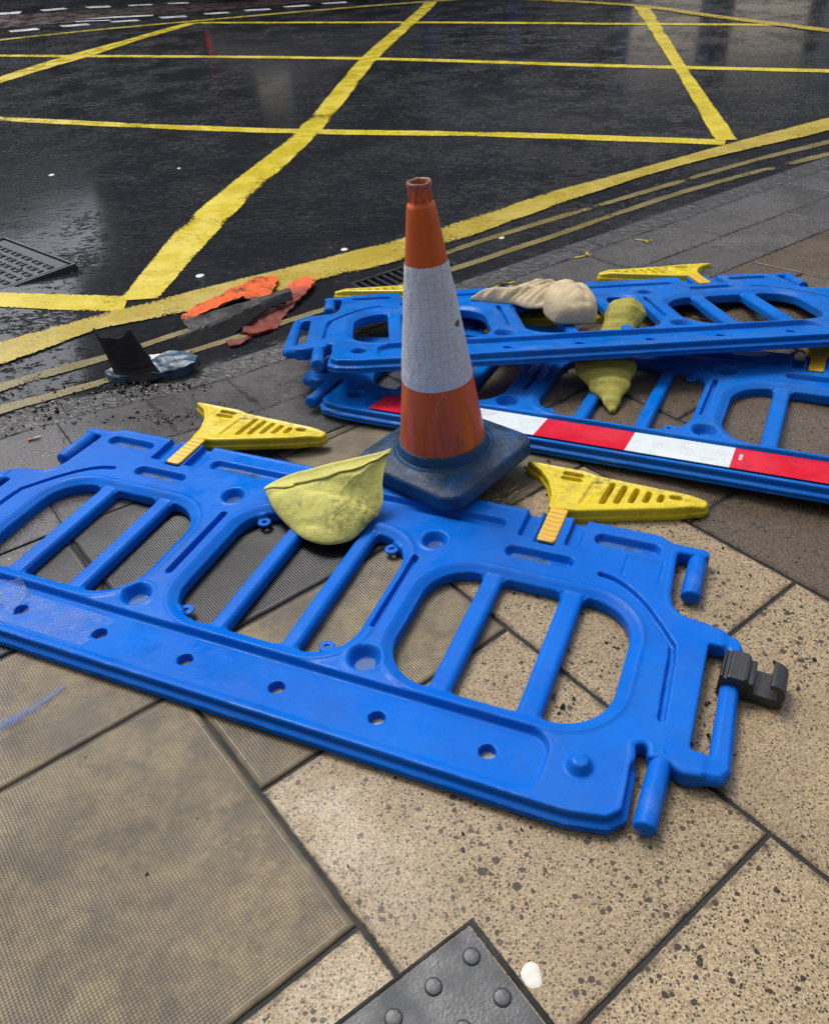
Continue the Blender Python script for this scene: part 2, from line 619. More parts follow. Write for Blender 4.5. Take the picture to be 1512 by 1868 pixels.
def inset(poly, d):
    P = [np.array(p) for p in poly]
    n = len(P)
    out = []
    for i in range(n):
        a, b, c = P[i - 1], P[i], P[(i + 1) % n]
        e1 = (b - a) / max(np.linalg.norm(b - a), 1e-9)
        e2 = (c - b) / max(np.linalg.norm(c - b), 1e-9)
        n1, n2 = np.array([-e1[1], e1[0]]), np.array([-e2[1], e2[0]])
        k = n1 + n2
        k = k / max(k @ k / 2, .25)
        out.append(b + k * d)
    return out


def area(poly):
    return .5 * sum(poly[i][0] * poly[(i + 1) % len(poly)][1] - poly[(i + 1) % len(poly)][0] * poly[i][1] for i in range(len(poly)))


slab_V, slab_F, slab_M, slab_C, slab_E = [], [], [], [], []


def slab(poly, mi, gap=.0055, bev=.0035):
    poly = [np.array(p) for p in poly]
    if len(poly) < 3:
        return
    # drop near-duplicate corners
    q = [p for i, p in enumerate(poly) if np.linalg.norm(p - poly[i - 1]) > .012]
    if len(q) < 3 or abs(area(q)) < .002:
        return
    if area(q) < 0:
        q = q[::-1]
    dz = random.uniform(-.0012, .0012)
    tone = random.random()
    # subdivide the outline so that edges are a little chipped
    ring = []
    for i in range(len(q)):
        a, b = q[i], q[(i + 1) % len(q)]
        k = max(1, int(np.linalg.norm(b - a) / .035))
        for j in range(k):
            ring.append((a + (b - a) * j / k, j == 0))
    base = [r[0] for r in ring]
    outer = inset(base, gap)
    wob = [0 if r[1] else random.uniform(-.0010, .0014) for r in ring]
    n = len(outer)
    cen = sum(outer) / n
    rings = []
    for d, z, ed in ((0, -.03, 0), (0, -bev * .8, 0), (bev, 0.0, 0), (.009, .0, 0), (.017, .0, 1.0)):
        idx = []
        inn = inset(outer, d)
        for p, w in zip(inn, wob):
            dirv = cen - p
            p2 = p + dirv / np.linalg.norm(dirv) * w
            slab_V.append((p2[0], p2[1], float(G(p2[0], p2[1])) + z + dz))
            slab_C.append(tone)
            slab_E.append(ed)
            idx.append(len(slab_V) - 1)
        rings.append(idx)
    for A, B in zip(rings[:-1], rings[1:]):
        for i in range(n):
            slab_F.append((A[i], A[(i + 1) % n], B[(i + 1) % n], B[i]))
            slab_M.append(mi)
    slab_V.append((cen[0], cen[1], float(G(cen[0], cen[1])) + dz))
    slab_C.append(tone)
    slab_E.append(1.0)
    c = len(slab_V) - 1
    for i in range(n):
        slab_F.append((rings[-1][i], rings[-1][(i + 1) % n], c))
        slab_M.append(mi)


S_GREY0, S_GREY1, S_KERB = 2.45, 2.815, 3.18


def nd(n, d):
    return SN * n + SD * d


rows = [.3425 - .783 * 4, .3425 - .783 * 3, .3425 - .783 * 2, .3425 - .783, .3425, 1.126, 1.861, 2.33, 3.12, 3.9, 4.7, 5.5]
offs = {4: -.342, 3: -.746, 5: -.737, 6: -1.10, 7: -.70}
for ri in range(len(rows) - 1):
    n0, n1 = rows[ri], rows[ri + 1]
    off = offs.get(ri, -.35 - .4 * (ri % 2))
    for k in range(-7, 6):
        d0, d1 = off + .8 * k - .8, off + .8 * k
        poly = [nd(n0, d0), nd(n1, d0), nd(n1, d1), nd(n0, d1)]
        if area(poly) < 0:
            poly = poly[::-1]
        mid = nd((n0 + n1) / 2, (d0 + d1) / 2)
        mi = 0
        if ri == 3 and d1 < -.6:
            mi = 1 if d1 > -2.0 else 3
        if ri == 4 and d1 < -1.0:
            mi = 1
        if ri == 5 and d1 < -1.4:
            mi = 1
        if ri >= 6:
            mi = 2
        if ri <= 2:
            mi = 1 if random.random() < .4 else 0
        if ri == 4 and -1.2 < d1 < -1.1:       # a short tan slab, then a longer black one
            for e0, e1, mm in ((-1.64, -1.142, 1), (-2.43, -1.64, 4), (-3.2, -2.43, 4)):
                slab(clip_poly([nd(n0, e0), nd(n0, e1), nd(n1, e1), nd(n1, e0)][::-1] if area([nd(n0, e0), nd(n0, e1), nd(n1, e1), nd(n1, e0)]) < 0
                               else [nd(n0, e0), nd(n0, e1), nd(n1, e1), nd(n1, e0)], KN, S_GREY0), mm)
            continue
        if ri == 4 and d1 < -1.2:
            continue
        if ri == 3 and abs(d1 + 1.546) < .06:      # cut slab: the far part is black
            q = [nd(n0, d0), nd(n1, d0), nd(n1, -1.98), nd(n0, -1.98)]
            slab(clip_poly(q if area(q) > 0 else q[::-1], KN, S_GREY0), 4)
            poly = [nd(n0, -1.98), nd(n1, -1.98), nd(n1, d1), nd(n0, d1)]
            poly = poly if area(poly) > 0 else poly[::-1]
        poly = clip_poly(poly, KN, S_GREY0)
        # the tactile unit replaces a corner of two slabs
        slab(poly, mi)

for j, (s0, s1) in enumerate(((S_GREY0, S_GREY1), (S_GREY1, S_KERB))):
    step = .365
    o = 0.0 if j else .18
    for k in range(-16, 34):
        t0, t1 = k * step + o + .045, (k + 1) * step + o + .045
        poly = [KD * t0 + KN * s0, KD * t1 + KN * s0, KD * t1 + KN * s1, KD * t0 + KN * s1]
        slab(poly, 3, .0016, .0012)
me = bpy.data.meshes.new('pavement')
me.from_pydata(slab_V, [], slab_F)
ca = me.color_attributes.new('slab', 'FLOAT_COLOR', 'POINT')
ca.data.foreach_set('color', np.c_[slab_C, slab_E, slab_C, slab_C].astype(np.float32).ravel())
pav = link_mesh('pavement', me, [M_AGG, M_DIM, M_AGG_DARK, M_GREY, M_DIM_DARK])
me.polygons.foreach_set('material_index', slab_M)
structure(pav)

# joint bed under the slabs
xs, ys = np.arange(-6, 8.01, .10), np.arange(-1.5, 8.01, .10)
V = []
for y in ys:
    for x in xs:
        s = KN[0] * x + KN[1] * y
        V.append((x, y, float(G(x, y)) - .0050 - (.2 if s > 3.3 else 0)))
F = [(j * len(xs) + i, j * len(xs) + i + 1, (j + 1) * len(xs) + i + 1, (j + 1) * len(xs) + i)
     for j in range(len(ys) - 1) for i in range(len(xs) - 1)]
structure(pymesh('pavement_joints', V, F, M_MORTAR, smooth=True))

# kerb stones: flush granite setts with narrow joints
KV, KF = [], []


def kerb_stone(t0, t1):
    b = len(KV)
    nseg = 12
    for i in range(nseg + 1):
        t = t0 + (t1 - t0) * i / nseg
        for s, z in ((S_KERB + .004, -.03), (S_KERB + .004, -.003), (S_KERB + .008, .0), (3.335, -.002), (3.352, -.007), (3.357, -.05)):
            w = random.uniform(-.0012, .0012)
            p = KD * t + KN * (s + w)
            KV.append((p[0], p[1], float(G(p[0], p[1])) + z + random.uniform(-.0008, .0008)))
    for i in range(nseg):
        for j in range(5):
            a = b + i * 6 + j
            KF.append((a, a + 6, a + 7, a + 1))


for k in range(-7, 12):
    kerb_stone(k * .92 - .2 + .003, (k + 1) * .92 - .2 - .003)
structure(pymesh('kerb', KV, KF, M_KERB))

# road: one sheet to the horizon, with holes for the manhole and the gully
MH = dict(c=np.array([-1.862, 4.760]), u=np.array([-.735, .678]), v=np.array([-.678, -.735]), a=.84, b=.64)
GU = dict(c=np.array([-.27, 4.315]), u=KD, v=-KN, a=.60, b=.205)


def axis(lo, hi, n0, n1, step):
    a = list(np.arange(n0, n1 + 1e-6, step))
    x, st = n0, step
    while x > lo:
        st *= 1.4
        x -= st
        a.insert(0, x)
    x, st = n1, step
    while x < hi:
        st *= 1.4
        x += st
        a.append(x)
    return a


xs, ys = axis(-150, 150, -5, 6, .2), axis(-60, 250, 1.6, 12, .2)
bm = bmesh.new()
vs = []
for y in ys:
    row = []
    for x in xs:
        s = KN[0] * x + KN[1] * y
        z = float(GR(x, y)) - .12 * float(sstep(3.27, 3.0, s))
        row.append(bm.verts.new((x, y, z)))
    vs.append(row)
for j in range(len(ys) - 1):
    for i in range(len(xs) - 1):
        bm.faces.new((vs[j][i], vs[j][i + 1], vs[j + 1][i + 1], vs[j + 1][i]))
for q in (MH, GU):
    c, u, v, a, b = q['c'], q['u'], q['v'], q['a'], q['b']
    for p, n in ((c, u), (c + u * a, u), (c, v), (c + v * b, v)):
        near = [f for f in bm.faces if (Vector((c[0], c[1])) - f.calc_center_median().xy).length < 1.8]
        geom = list({e for f in near for e in f.edges}) + list({w for f in near for w in f.verts}) + near
        bmesh.ops.bisect_plane(bm, geom=geom, plane_co=(p[0], p[1], 0), plane_no=(n[0], n[1], 0))
    kill = []
    for f in bm.faces:
        m_ = f.calc_center_median()
        r = np.array([m_.x, m_.y]) - c
        if 0 < r @ u < a and 0 < r @ v < b:
            kill.append(f)
    bmesh.ops.delete(bm, geom=kill, context='FACES')
structure(obj('road', bm, M_ASPHALT, smooth=True))


def ribbon(name, up, lo, mat, dz=.004, step=.06, wob=.006, kind=True):
    """a painted band between two edge lines, following the road"""
    def dense(pl, m_):
        pl = np.array(pl, float)
        seg = np.linalg.norm(np.diff(pl, axis=0), axis=1)
        s = np.concatenate([[0], np.cumsum(seg)])
        t = np.linspace(0, 1, m_) * s[-1]
        # smooth (Catmull-Rom like) by cubic hermite
        out = []
        tan = np.gradient(pl, axis=0) / np.gradient(s)[:, None]
        for q in t:
            i = min(len(seg) - 1, max(0, np.searchsorted(s, q, side='right') - 1))
            h = seg[i]
            x = (q - s[i]) / h
            out.append((2 * x ** 3 - 3 * x ** 2 + 1) * pl[i] + (x ** 3 - 2 * x ** 2 + x) * h * tan[i]
                       + (-2 * x ** 3 + 3 * x ** 2) * pl[i + 1] + (x ** 3 - x ** 2) * h * tan[i + 1])
        return np.array(out)
    L = np.linalg.norm(np.diff(np.array(up), axis=0), axis=1).sum()
    m_ = max(3, int(L / step))
    A, B = dense(up, m_), dense(lo, m_)
    V, F, U = [], [], []
    nv = 4
    for i in range(m_):
        wa = (noise.noise((i * .23, 3.1, len(up))) + .6 * noise.noise((i * .9, 1.1, len(up)))) * wob
        wb = (noise.noise((i * .23, 9.7, len(up))) + .6 * noise.noise((i * .9, 5.1, len(up)))) * wob
        for j in range(nv + 1):
            f_ = j / nv
            p = A[i] * (1 - f_) + B[i] * f_
            d = (B[i] - A[i]) / max(np.linalg.norm(B[i] - A[i]), 1e-6)
            p = p + d * (wa * (1 - f_) + wb * f_)
            V.append((p[0], p[1], float(GR(p[0], p[1])) + dz))
            U.append((i / m_ * L, f_))
    for i in range(m_ - 1):
        for j in range(nv):
            a = i * (nv + 1) + j
            F.append((a, a + nv + 1, a + nv + 2, a + 1))
    o = pymesh(name, V, F, mat, smooth=True)
    uvl = o.data.uv_layers.new(name='UVMap')
    for lp in o.data.loops:
        uvl.data[lp.index].uv = U[lp.vertex_index]
    structure(o)
    # keep the face normals up
    if o.data.polygons[0].normal.z < 0:
        o.data.flip_normals()
    return o


edge_up = [(-2.039,3.602),(-1.916,3.684),(-1.745,3.867),(-1.56,4.068),(-1.276,4.266),(-0.809,4.499),(-0.076,4.882),(0.286,5.101),(0.976,5.589),(1.61,5.95),(2.473,6.465),(3.546,7.073),(4.098,7.409)]
edge_lo = [(-1.933,3.33),(-1.825,3.431),(-1.666,3.62),(-1.491,3.864),(-1.15,4.036),(-0.81,4.176),(-0.46,4.353),(-0.08,4.525),(0.401,4.866),(1.209,5.48),(2.106,6.066),(3.37,6.672),(3.872,6.943)]
l1u = [(-1.885,3.206),(-1.765,3.267),(-1.378,3.573),(-1.091,3.849),(-0.711,4.055),(-0.264,4.29),(0.075,4.547),(0.532,4.869),(1.266,5.322),(2.488,6.044),(3.272,6.449),(3.749,6.689)]
l1l = [(-1.85,3.117),(-1.732,3.174),(-1.36,3.504),(-1.08,3.79),(-0.703,3.987),(-0.262,4.222),(0.072,4.466),(0.524,4.796),(1.248,5.238),(2.456,5.954),(3.222,6.335),(3.69,6.568)]
l2u = [(-1.804,3.0),(-1.69,3.057),(-1.365,3.271),(-1.075,3.576),(-0.576,3.901),(0.066,4.294),(0.812,4.778),(1.943,5.532),(3.138,6.143),(3.592,6.365)]
l2l = [(-1.773,2.919),(-1.663,2.982),(-1.348,3.211),(-1.063,3.516),(-0.571,3.843),(0.063,4.227),(0.8,4.699),(1.916,5.443),(3.092,6.038),(3.538,6.253)]
ribbon('box_junction_border', edge_up, edge_lo, M_YEL_DIRTY, .0075)
ribbon('yellow_kerb_line', [p for i, p in enumerate(l1u) if not 4 < i < 7][:5], [p for i, p in enumerate(l1l) if not 4 < i < 7][:5], M_YEL_OLD, .004)
ribbon('yellow_kerb_line', l1u[6:], l1l[6:], M_YEL_OLD, .004)
ribbon('yellow_kerb_line', l2u, l2l, M_YEL_OLD, .004)


def offs_line(pl, w):
    pl = np.array(pl, float)
    t = np.gradient(pl, axis=0)
    t /= np.linalg.norm(t, axis=1)[:, None]
    n = np.c_[-t[:, 1], t[:, 0]]
    return (pl + n * w / 2).tolist(), (pl - n * w / 2).tolist()


def line(pl, w, mat, dz):
    a, b = offs_line(pl, w)
    return ribbon('box_junction_line', a, b, mat, dz, .07)


ribbon('box_junction_line', [(-1.51,4.255),(-1.363,5.588),(-0.813,7.807),(-0.269,11.304),(0.564,15.205),(.72,16.1)],
       [(-1.296,4.276),(-1.082,5.531),(-0.574,7.84),(-0.07,11.116),(0.80,15.3),(.95,16.15)], M_YEL, .0055)
ribbon('box_junction_line', [(3.723,14.086),(2.993,9.57),(2.471,6.62)], [(3.937,13.973),(3.122,9.523),(2.64,6.6)], M_YEL, .0055)
ribbon('box_junction_line', [(-4.933,10.976),(-4.789,11.662),(-4.301,13.057),(-3.747,14.269),(-3.165,15.611)],
       [(-4.719,10.424),(-4.609,11.159),(-3.922,12.91),(-3.509,14.115),(-2.923,15.497)], M_YEL, .0055)
ribbon('box_junction_line', [(-2.345,4.381),(-2.162,4.365),(-1.85,4.352),(-1.47,4.34)], [(-2.257,4.158),(-2.085,4.148),(-1.8,4.12),(-1.44,4.08)], M_YEL, .0035)
line([(-4.3,9.346),(-3.896,9.159),(-2.296,8.417),(-0.813,7.807),(0.855,7.244),(2.53,6.56)], .165, M_YEL, .0035)
line([(-5.975,13.659),(-5.407,13.395),(-2.114,12.05),(-0.005,11.092),(2.329,9.812),(4.303,8.801),(4.67,8.588)], .165, M_YEL, .0035)
line([(-3.0,15.55),(0.664,13.85),(3.349,12.448),(5.029,11.57)], .165, M_YEL, .0035)
ribbon('box_junction_border', *offs_line([(-6.447,14.8),(-6.026,15.0),(-4.569,15.45),(-3.017,15.75),(-1.234,16.05),(0.054,16.2),(0.981,16.25),(1.6,16.3)], .20), M_YEL_DIRTY, .0075)
ribbon('box_junction_border', *offs_line([(1.7,16.3),(2.687,15.399),(3.773,14.124),(4.434,12.662),(5.255,10.971),(5.512,10.326)], .20), M_YEL_DIRTY, .0075)

# bus lane lettering and dashes on the far side
WM = [
    [(-7.39,18.95),(-6.94,18.92),(-6.86,18.52),(-7.33,18.6)], [(-6.61,18.96),(-6.17,19.06),(-6.0,18.76),(-6.42,18.66)],
    [(-5.75,19.01),(-5.24,18.91),(-5.12,18.59),(-5.58,18.67)], [(-4.86,18.79),(-4.41,18.72),(-4.29,18.49),(-4.76,18.57)],
    [(-4.1,18.72),(-3.69,18.63),(-3.58,18.36),(-3.99,18.45)], [(-6.22,16.08),(-5.79,16.2),(-5.64,15.94),(-6.08,15.84)],
    [(-5.43,16.31),(-4.98,16.36),(-4.84,16.11),(-5.3,16.07)], [(-4.61,16.42),(-4.15,16.44),(-4.03,16.21),(-4.51,16.24)],
    [(-3.81,16.58),(-3.35,16.56),(-3.26,16.31),(-3.69,16.34)], [(-3.07,16.7),(-2.65,16.67),(-2.55,16.44),(-2.98,16.48)],
    [(-2.38,16.78),(-1.95,16.78),(-1.86,16.54),(-2.29,16.56)], [(-1.72,16.92),(-1.3,16.97),(-1.2,16.71),(-1.64,16.73)],
    [(-1.05,17.03),(-0.62,17.03),(-0.56,16.8),(-0.98,16.84)],
    [(-6.15,17.79),(-5.34,18.07),(-5.0,18.14),(-5.02,17.98),(-5.73,17.66)], [(-5.67,17.13),(-4.91,17.16),(-3.97,16.93),(-3.95,16.78),(-4.82,16.90)],
    [(-5.68,17.21),(-5.29,17.42),(-4.36,17.35),(-4.3,17.2),(-5.12,17.17)], [(-5.33,16.8),(-4.68,16.65),(-4.6,16.54),(-5.24,16.65)],
    [(-6.53,18.28),(-5.91,18.28),(-5.85,18.13),(-6.45,18.09)]]


def flat_marks(name, polys, mat, dz):
    V, F, U = [], [], []
    for P in polys:
        b = len(V)
        if area(P) < 0:
            P = P[::-1]
        for p in P:
            V.append((p[0], p[1], float(GR(p[0], p[1])) + dz))
        F.append(list(range(b, b + len(P))))
        U += [(0, .5)] * len(P)
    o = pymesh(name, V, F, mat)
    uvl = o.data.uv_layers.new(name='UVMap')
    for lp in o.data.loops:
        uvl.data[lp.index].uv = U[lp.vertex_index]
    return structure(o)


flat_marks('red_bus_lane', [[(-30, 15.6), (-7.0, 16.45), (-3.4, 17.0), (1.0, 17.4), (30, 18), (30, 20.0), (0, 18.65), (-4.0, 18.3), (-7.4, 18.4), (-30, 18.6)]], M_REDLANE, .004)
flat_marks('white_lane_marking', WM, M_WHITE, .008)


# ------------------------------------------------------------------ signed-distance modelling (for moulded plastic)
def rbox(X, Y, cx, cy, hx, hy, r):
    qx, qy = np.abs(X - cx) - hx + r, np.abs(Y - cy) - hy + r
    return np.hypot(np.maximum(qx, 0), np.maximum(qy, 0)) + np.minimum(np.maximum(qx, qy), 0) - r


def sdpoly(X, Y, P):
    P = np.array(P, float)
    d = np.full(X.shape, 1e9)
    ins = np.zeros(X.shape, bool)
    n = len(P)
    for i in range(n):
        a, b = P[i], P[(i + 1) % n]
        e = b - a
        wx, wy = X - a[0], Y - a[1]
        t = np.clip((wx * e[0] + wy * e[1]) / (e @ e + 1e-12), 0, 1)
        d = np.minimum(d, np.hypot(wx - e[0] * t, wy - e[1] * t))
        c = ((a[1] > Y) != (b[1] > Y))
        with np.errstate(divide='ignore', invalid='ignore'):
            xi = a[0] + (Y - a[1]) * e[0] / (e[1] if abs(e[1]) > 1e-12 else 1e-12)
        ins ^= c & (X < xi)
    return np.where(ins, -d, d)


def sdpath(X, Y, P):
    d = np.full(X.shape, 1e9)
    for a, b in zip(P[:-1], P[1:]):
        a, b = np.array(a), np.array(b)
        e = b - a
        wx, wy = X - a[0], Y - a[1]
        t = np.clip((wx * e[0] + wy * e[1]) / (e @ e), 0, 1)
        d = np.minimum(d, np.hypot(wx - e[0] * t, wy - e[1] * t))
    return d


def smin(a, b, k):
    h = np.clip(.5 + .5 * (b - a) / k, 0, 1)
    return b * (1 - h) + a * h - k * h * (1 - h)


def smax(a, b, k):
    return -smin(-a, -b, k)


def blur(A, n=1):
    for _ in range(n):
        A = np.pad(A, 1, mode='edge')
        A = (A[:-2, 1:-1] + A[2:, 1:-1] + 2 * A[1:-1, 1:-1]) / 4
        A = np.pad(A, ((0, 0), (1, 1)), mode='edge')
        A = (A[:, :-2] + A[:, 2:] + 2 * A[:, 1:-1]) / 4
    return A


def surface_nets(D, org, h):
    """D[z,y,x] signed distance -> (verts, quads)"""
    nz, ny, nx = D.shape
    ins = D < 0
    mixed = np.zeros((nz - 1, ny - 1, nx - 1), np.int8)
    for dz in (0, 1):
        for dy in (0, 1):
            for dx in (0, 1):
                mixed += ins[dz:nz - 1 + dz, dy:ny - 1 + dy, dx:nx - 1 + dx]
    act = (mixed > 0) & (mixed < 8)
    idx = np.full(act.shape, -1, np.int64)
    zz, yy, xx = np.nonzero(act)
    idx[zz, yy, xx] = np.arange(len(zz))
    acc = np.zeros((len(zz), 3))
    cnt = np.zeros(len(zz))
    corners = [(a, b, c) for a in (0, 1) for b in (0, 1) for c in (0, 1)]
    for c0 in corners:
        for ax in range(3):
            if c0[ax] == 0:
                c1 = list(c0)
                c1[ax] = 1
                a = D[zz + c0[0], yy + c0[1], xx + c0[2]]
                b = D[zz + c1[0], yy + c1[1], xx + c1[2]]
                m = (a < 0) != (b < 0)
                t = a / np.where(m, a - b, 1)
                p = np.empty((len(zz), 3))
                for k in range(3):
                    p[:, k] = c0[k]
                p[:, ax] += t
                acc[m] += p[m]
                cnt[m] += 1
    P = acc / cnt[:, None]
    V = np.c_[org[0] + (xx + P[:, 2]) * h, org[1] + (yy + P[:, 1]) * h, org[2] + (zz + P[:, 0]) * h]
    Q = []
    s = ins[1:-1, 1:-1, :-1] != ins[1:-1, 1:-1, 1:]
    z, y, x = np.nonzero(s)
    z += 1
    y += 1
    q = np.c_[idx[z - 1, y - 1, x], idx[z - 1, y, x], idx[z, y, x], idx[z, y - 1, x]]
    f = ins[z, y, x]
    q[~f] = q[~f][:, ::-1]
    Q.append(q)
    s = ins[1:-1, :-1, 1:-1] != ins[1:-1, 1:, 1:-1]
    z, y, x = np.nonzero(s)
    z += 1
    x += 1
    q = np.c_[idx[z - 1, y, x - 1], idx[z, y, x - 1], idx[z, y, x], idx[z - 1, y, x]]
    f = ins[z, y, x]
    q[~f] = q[~f][:, ::-1]
    Q.append(q)
    s = ins[:-1, 1:-1, 1:-1] != ins[1:, 1:-1, 1:-1]
    z, y, x = np.nonzero(s)
    y += 1
    x += 1
    q = np.c_[idx[z, y - 1, x - 1], idx[z, y - 1, x], idx[z, y, x], idx[z, y, x - 1]]
    f = ins[z, y, x]
    q[~f] = q[~f][:, ::-1]
    Q.append(q)
    return V, np.concatenate(Q)


def npmesh(name, V, Q):
    me = bpy.data.meshes.new(name)
    me.vertices.add(len(V))
    me.vertices.foreach_set('co', np.asarray(V, np.float32).ravel())
    me.loops.add(len(Q) * 4)
    me.loops.foreach_set('vertex_index', np.asarray(Q, np.int32).ravel())
    me.polygons.add(len(Q))
    me.polygons.foreach_set('loop_start', np.arange(0, len(Q) * 4, 4, dtype=np.int32))
    me.polygons.foreach_set('use_smooth', np.ones(len(Q), bool))
    me.update(calc_edges=True)
    me.validate()
    return me


def solid(name, d2, zt, zb, r, xs, ys, zs, extra=None, h=None):
    """rounded slab: plan distance d2, top height zt, bottom height zb, edge radius r (all fields over the plan)"""
    zc, hz = (zt + zb) / 2, (zt - zb) / 2
    D = np.empty((len(zs),) + d2.shape, np.float32)
    for k, z in enumerate(zs):
        dd = d2 if extra is None else d2 + extra(z)
        a, b = dd + r, np.abs(z - zc) - hz + r
        D[k] = np.hypot(np.maximum(a, 0), np.maximum(b, 0)) + np.minimum(np.maximum(a, b), 0) - r
    V, Q = surface_nets(D, (xs[0], ys[0], zs[0]), h)
    return npmesh(name, V, Q)


# ------------------------------------------------------------------ the barrier body
T = .05
h = .0034
bx, by, bz = np.arange(-1.30, 1.30, h), np.arange(-.02, 1.04, h), np.arange(-.012, .084, h)
X, Y = np.meshgrid(bx, by)
right = [(0, .004), (.906, .004), (.964, .006), (1.045, .022), (1.075, .055), (1.068, .21), (1.062, .234), (1.078, .244), (1.088, .240), (1.094, .212), (1.142, .210),
         (1.160, .198), (1.175, .193), (1.255, .205), (1.272, .235), (1.262, .630), (1.248, .660), (1.165, .682), (1.10, .692), (1.072, .718),
         (1.060, .76), (1.050, .935), (1.058, .948), (1.13, .948), (1.138, .958), (1.136, .975), (1.125, .984), (1.036, .986), (.985, 1.011), (0, 1.013)]
outline = right + [(-x, y) for x, y in right[::-1]]
d_out = blur(sdpoly(X, Y, outline), 2)
AX = np.abs(X)
d_hand = rbox(AX, Y, 1.199, .437, .021, .172, .008)
op_side = rbox(AX, Y, .698, .462, .290, .222, .135)
op_mid = rbox(X, Y, .02, .498, .283, .258, .125)
opening = np.minimum(op_side, op_mid)
d_body = smax(smax(d_out, -opening, .004), -d_hand, .004)
sl = np.minimum.reduce([np.abs(AX - .577) - .029, np.abs(AX - .807) - .031])
sl = np.minimum(sl, np.where(AX < .36, np.minimum(np.abs(X + .078) - .026, np.abs(X - .147) - .026), 1))
d_slat = np.maximum(sl, opening - .012)
tabs = np.full(X.shape, 1.0)
for tx, ty, ex, ey in ((.240, .287, .275, .262), (-.207, .278, -.245, .25), (.240, .716, .28, .74), (-.205, .707, -.24, .74)):
    ring = np.minimum(np.hypot(X - tx, Y - ty) - .022, sdpath(X, Y, [(tx, ty), (ex, ey)]) - .015)
    tabs = np.minimum(tabs, np.maximum(ring, .0065 - np.hypot(X - tx, Y - ty)))
d2 = smin(smin(d_body, d_slat, .022), tabs, .003)
zt = np.full(X.shape, T)
# lip and fall-off round each opening
e = opening
zt -= .010 * (1 - sstep(.002, .026, e)) * (e > -.002)
zt += .0035 * np.exp(-((e - .033) / .006) ** 2)
zs_ = T - .010 - .006 * sstep(-.012, .0, sl)
zt = np.where((opening < -.0) & (d_slat < .006), zs_, zt)
inner_tab = (opening < -.004) & (tabs < .006) & (d_slat > .004)
zt = np.where(inner_tab, .027, zt)
zt = blur(zt, 1)
zb = np.zeros(X.shape)
zb = np.where((opening < -.004) & (tabs < .008) & (d_slat > .004), .017, zb)
# strip recess with a sloping floor
rr = rbox(X, Y, 0, .114, .885, .086, .06)
dep = .003 + .019 * np.clip((Y - .03) / .17, 0, 1)
zt -= dep * sstep(.003, -.009, rr)
for hx in (-.655, -.372, -.088, .191, .470, .750):
    zt -= .03 * sstep(.0215, .0175, np.hypot(X - hx, Y - .107))
# round dishes
for cx, cy, r0, r1 in ((.364, .265, .047, .024), (.36, .772, .042, .020)):
    rad = np.hypot(AX - cx, Y - cy)
    zt -= .032 * sstep(r0, r1, rad)
    zt += .0022 * np.exp(-((rad - r0 - .004) / .005) ** 2)
# slot pockets
for cx, cy, hx, hy in ((.677, .800, .104, .026), (.907, .936, .098, .027)):
    q = rbox(AX, Y, cx, cy, hx, hy, .026)
    zt -= .024 * sstep(.002, -.013, q)
    zt -= .012 * sstep(.016, .011, np.hypot(AX - cx - .01, Y - cy))
q = rbox(X, Y, 0, .912, .54, .027, .026)
zt -= .020 * sstep(.002, -.013, q)
zt -= .014 * sstep(.018, .013, np.hypot(AX - .375, Y - .908))
# narrow grooves
zt -= .022 * sstep(.0075, .003, rbox(AX, Y, .335, .53, .008, .155, .008) + .004)
ga = sdpath(AX, Y, [(.863, .781), (.90, .772), (.935, .754), (.975, .722), (1.013, .681), (1.055, .625), (1.092, .572), (1.098, .52), (1.099, .468), (1.105, .327)])
zt -= .016 * sstep(.0105, .005, ga)
# raised outer rim line along the top edge of the panel
zt += .002 * np.exp(-((d_out + .012) / .004) ** 2)
# foot channel
ch = rbox(AX, Y, .681, .96, .092, .082, .006)
zt -= .022 * sstep(.003, -.004, ch) * (np.abs(AX - .681) > .05)
zt -= .010 * sstep(.003, -.004, rbox(AX, Y, .673, .96, .031, .10, .004))
# moulded panel outline and bosses
pq = np.abs(rbox(X, Y, .970, .838, .051, .045, .002))
zt -= .0028 * sstep(.0042, .001, pq)
zt += .024 * sstep(.034, .014, np.hypot(X - .957, Y - .133))
zt -= .026 * sstep(.036, .024, np.hypot(X + .957, Y - .133))
# handle bar and lugs are thinner and round
hb = sstep(1.205, 1.225, AX) * (Y > .15) * (Y < .70)
zt -= .004 * hb
zb += .004 * hb
rr_ = .0075 + .012 * hb
rr_ = np.where(inner_tab, .003, rr_)
nearw = np.maximum(sstep(.10, .05, Y) * (AX < 1.09), sstep(1.03, 1.05, AX) * (AX < 1.085) * sstep(.20, .17, Y))


def side(z):
    prof = .0075 * sstep(.026, .031, z) + .003 * np.exp(-((z - .030) / .003) ** 2) - .0065 * (1 - sstep(.022, .027, z)) + .0045 * np.exp(-((z - .012) / .003) ** 2)
    return prof * nearw


me_body = solid('barrier_body', d2, zt, zb, rr_, bx, by, bz, side, h)
me_body.materials.append(M_BLUE)
me_body2 = me_body.copy()
me_body2.materials.clear()
me_body2.materials.append(M_BLUE_DULL)

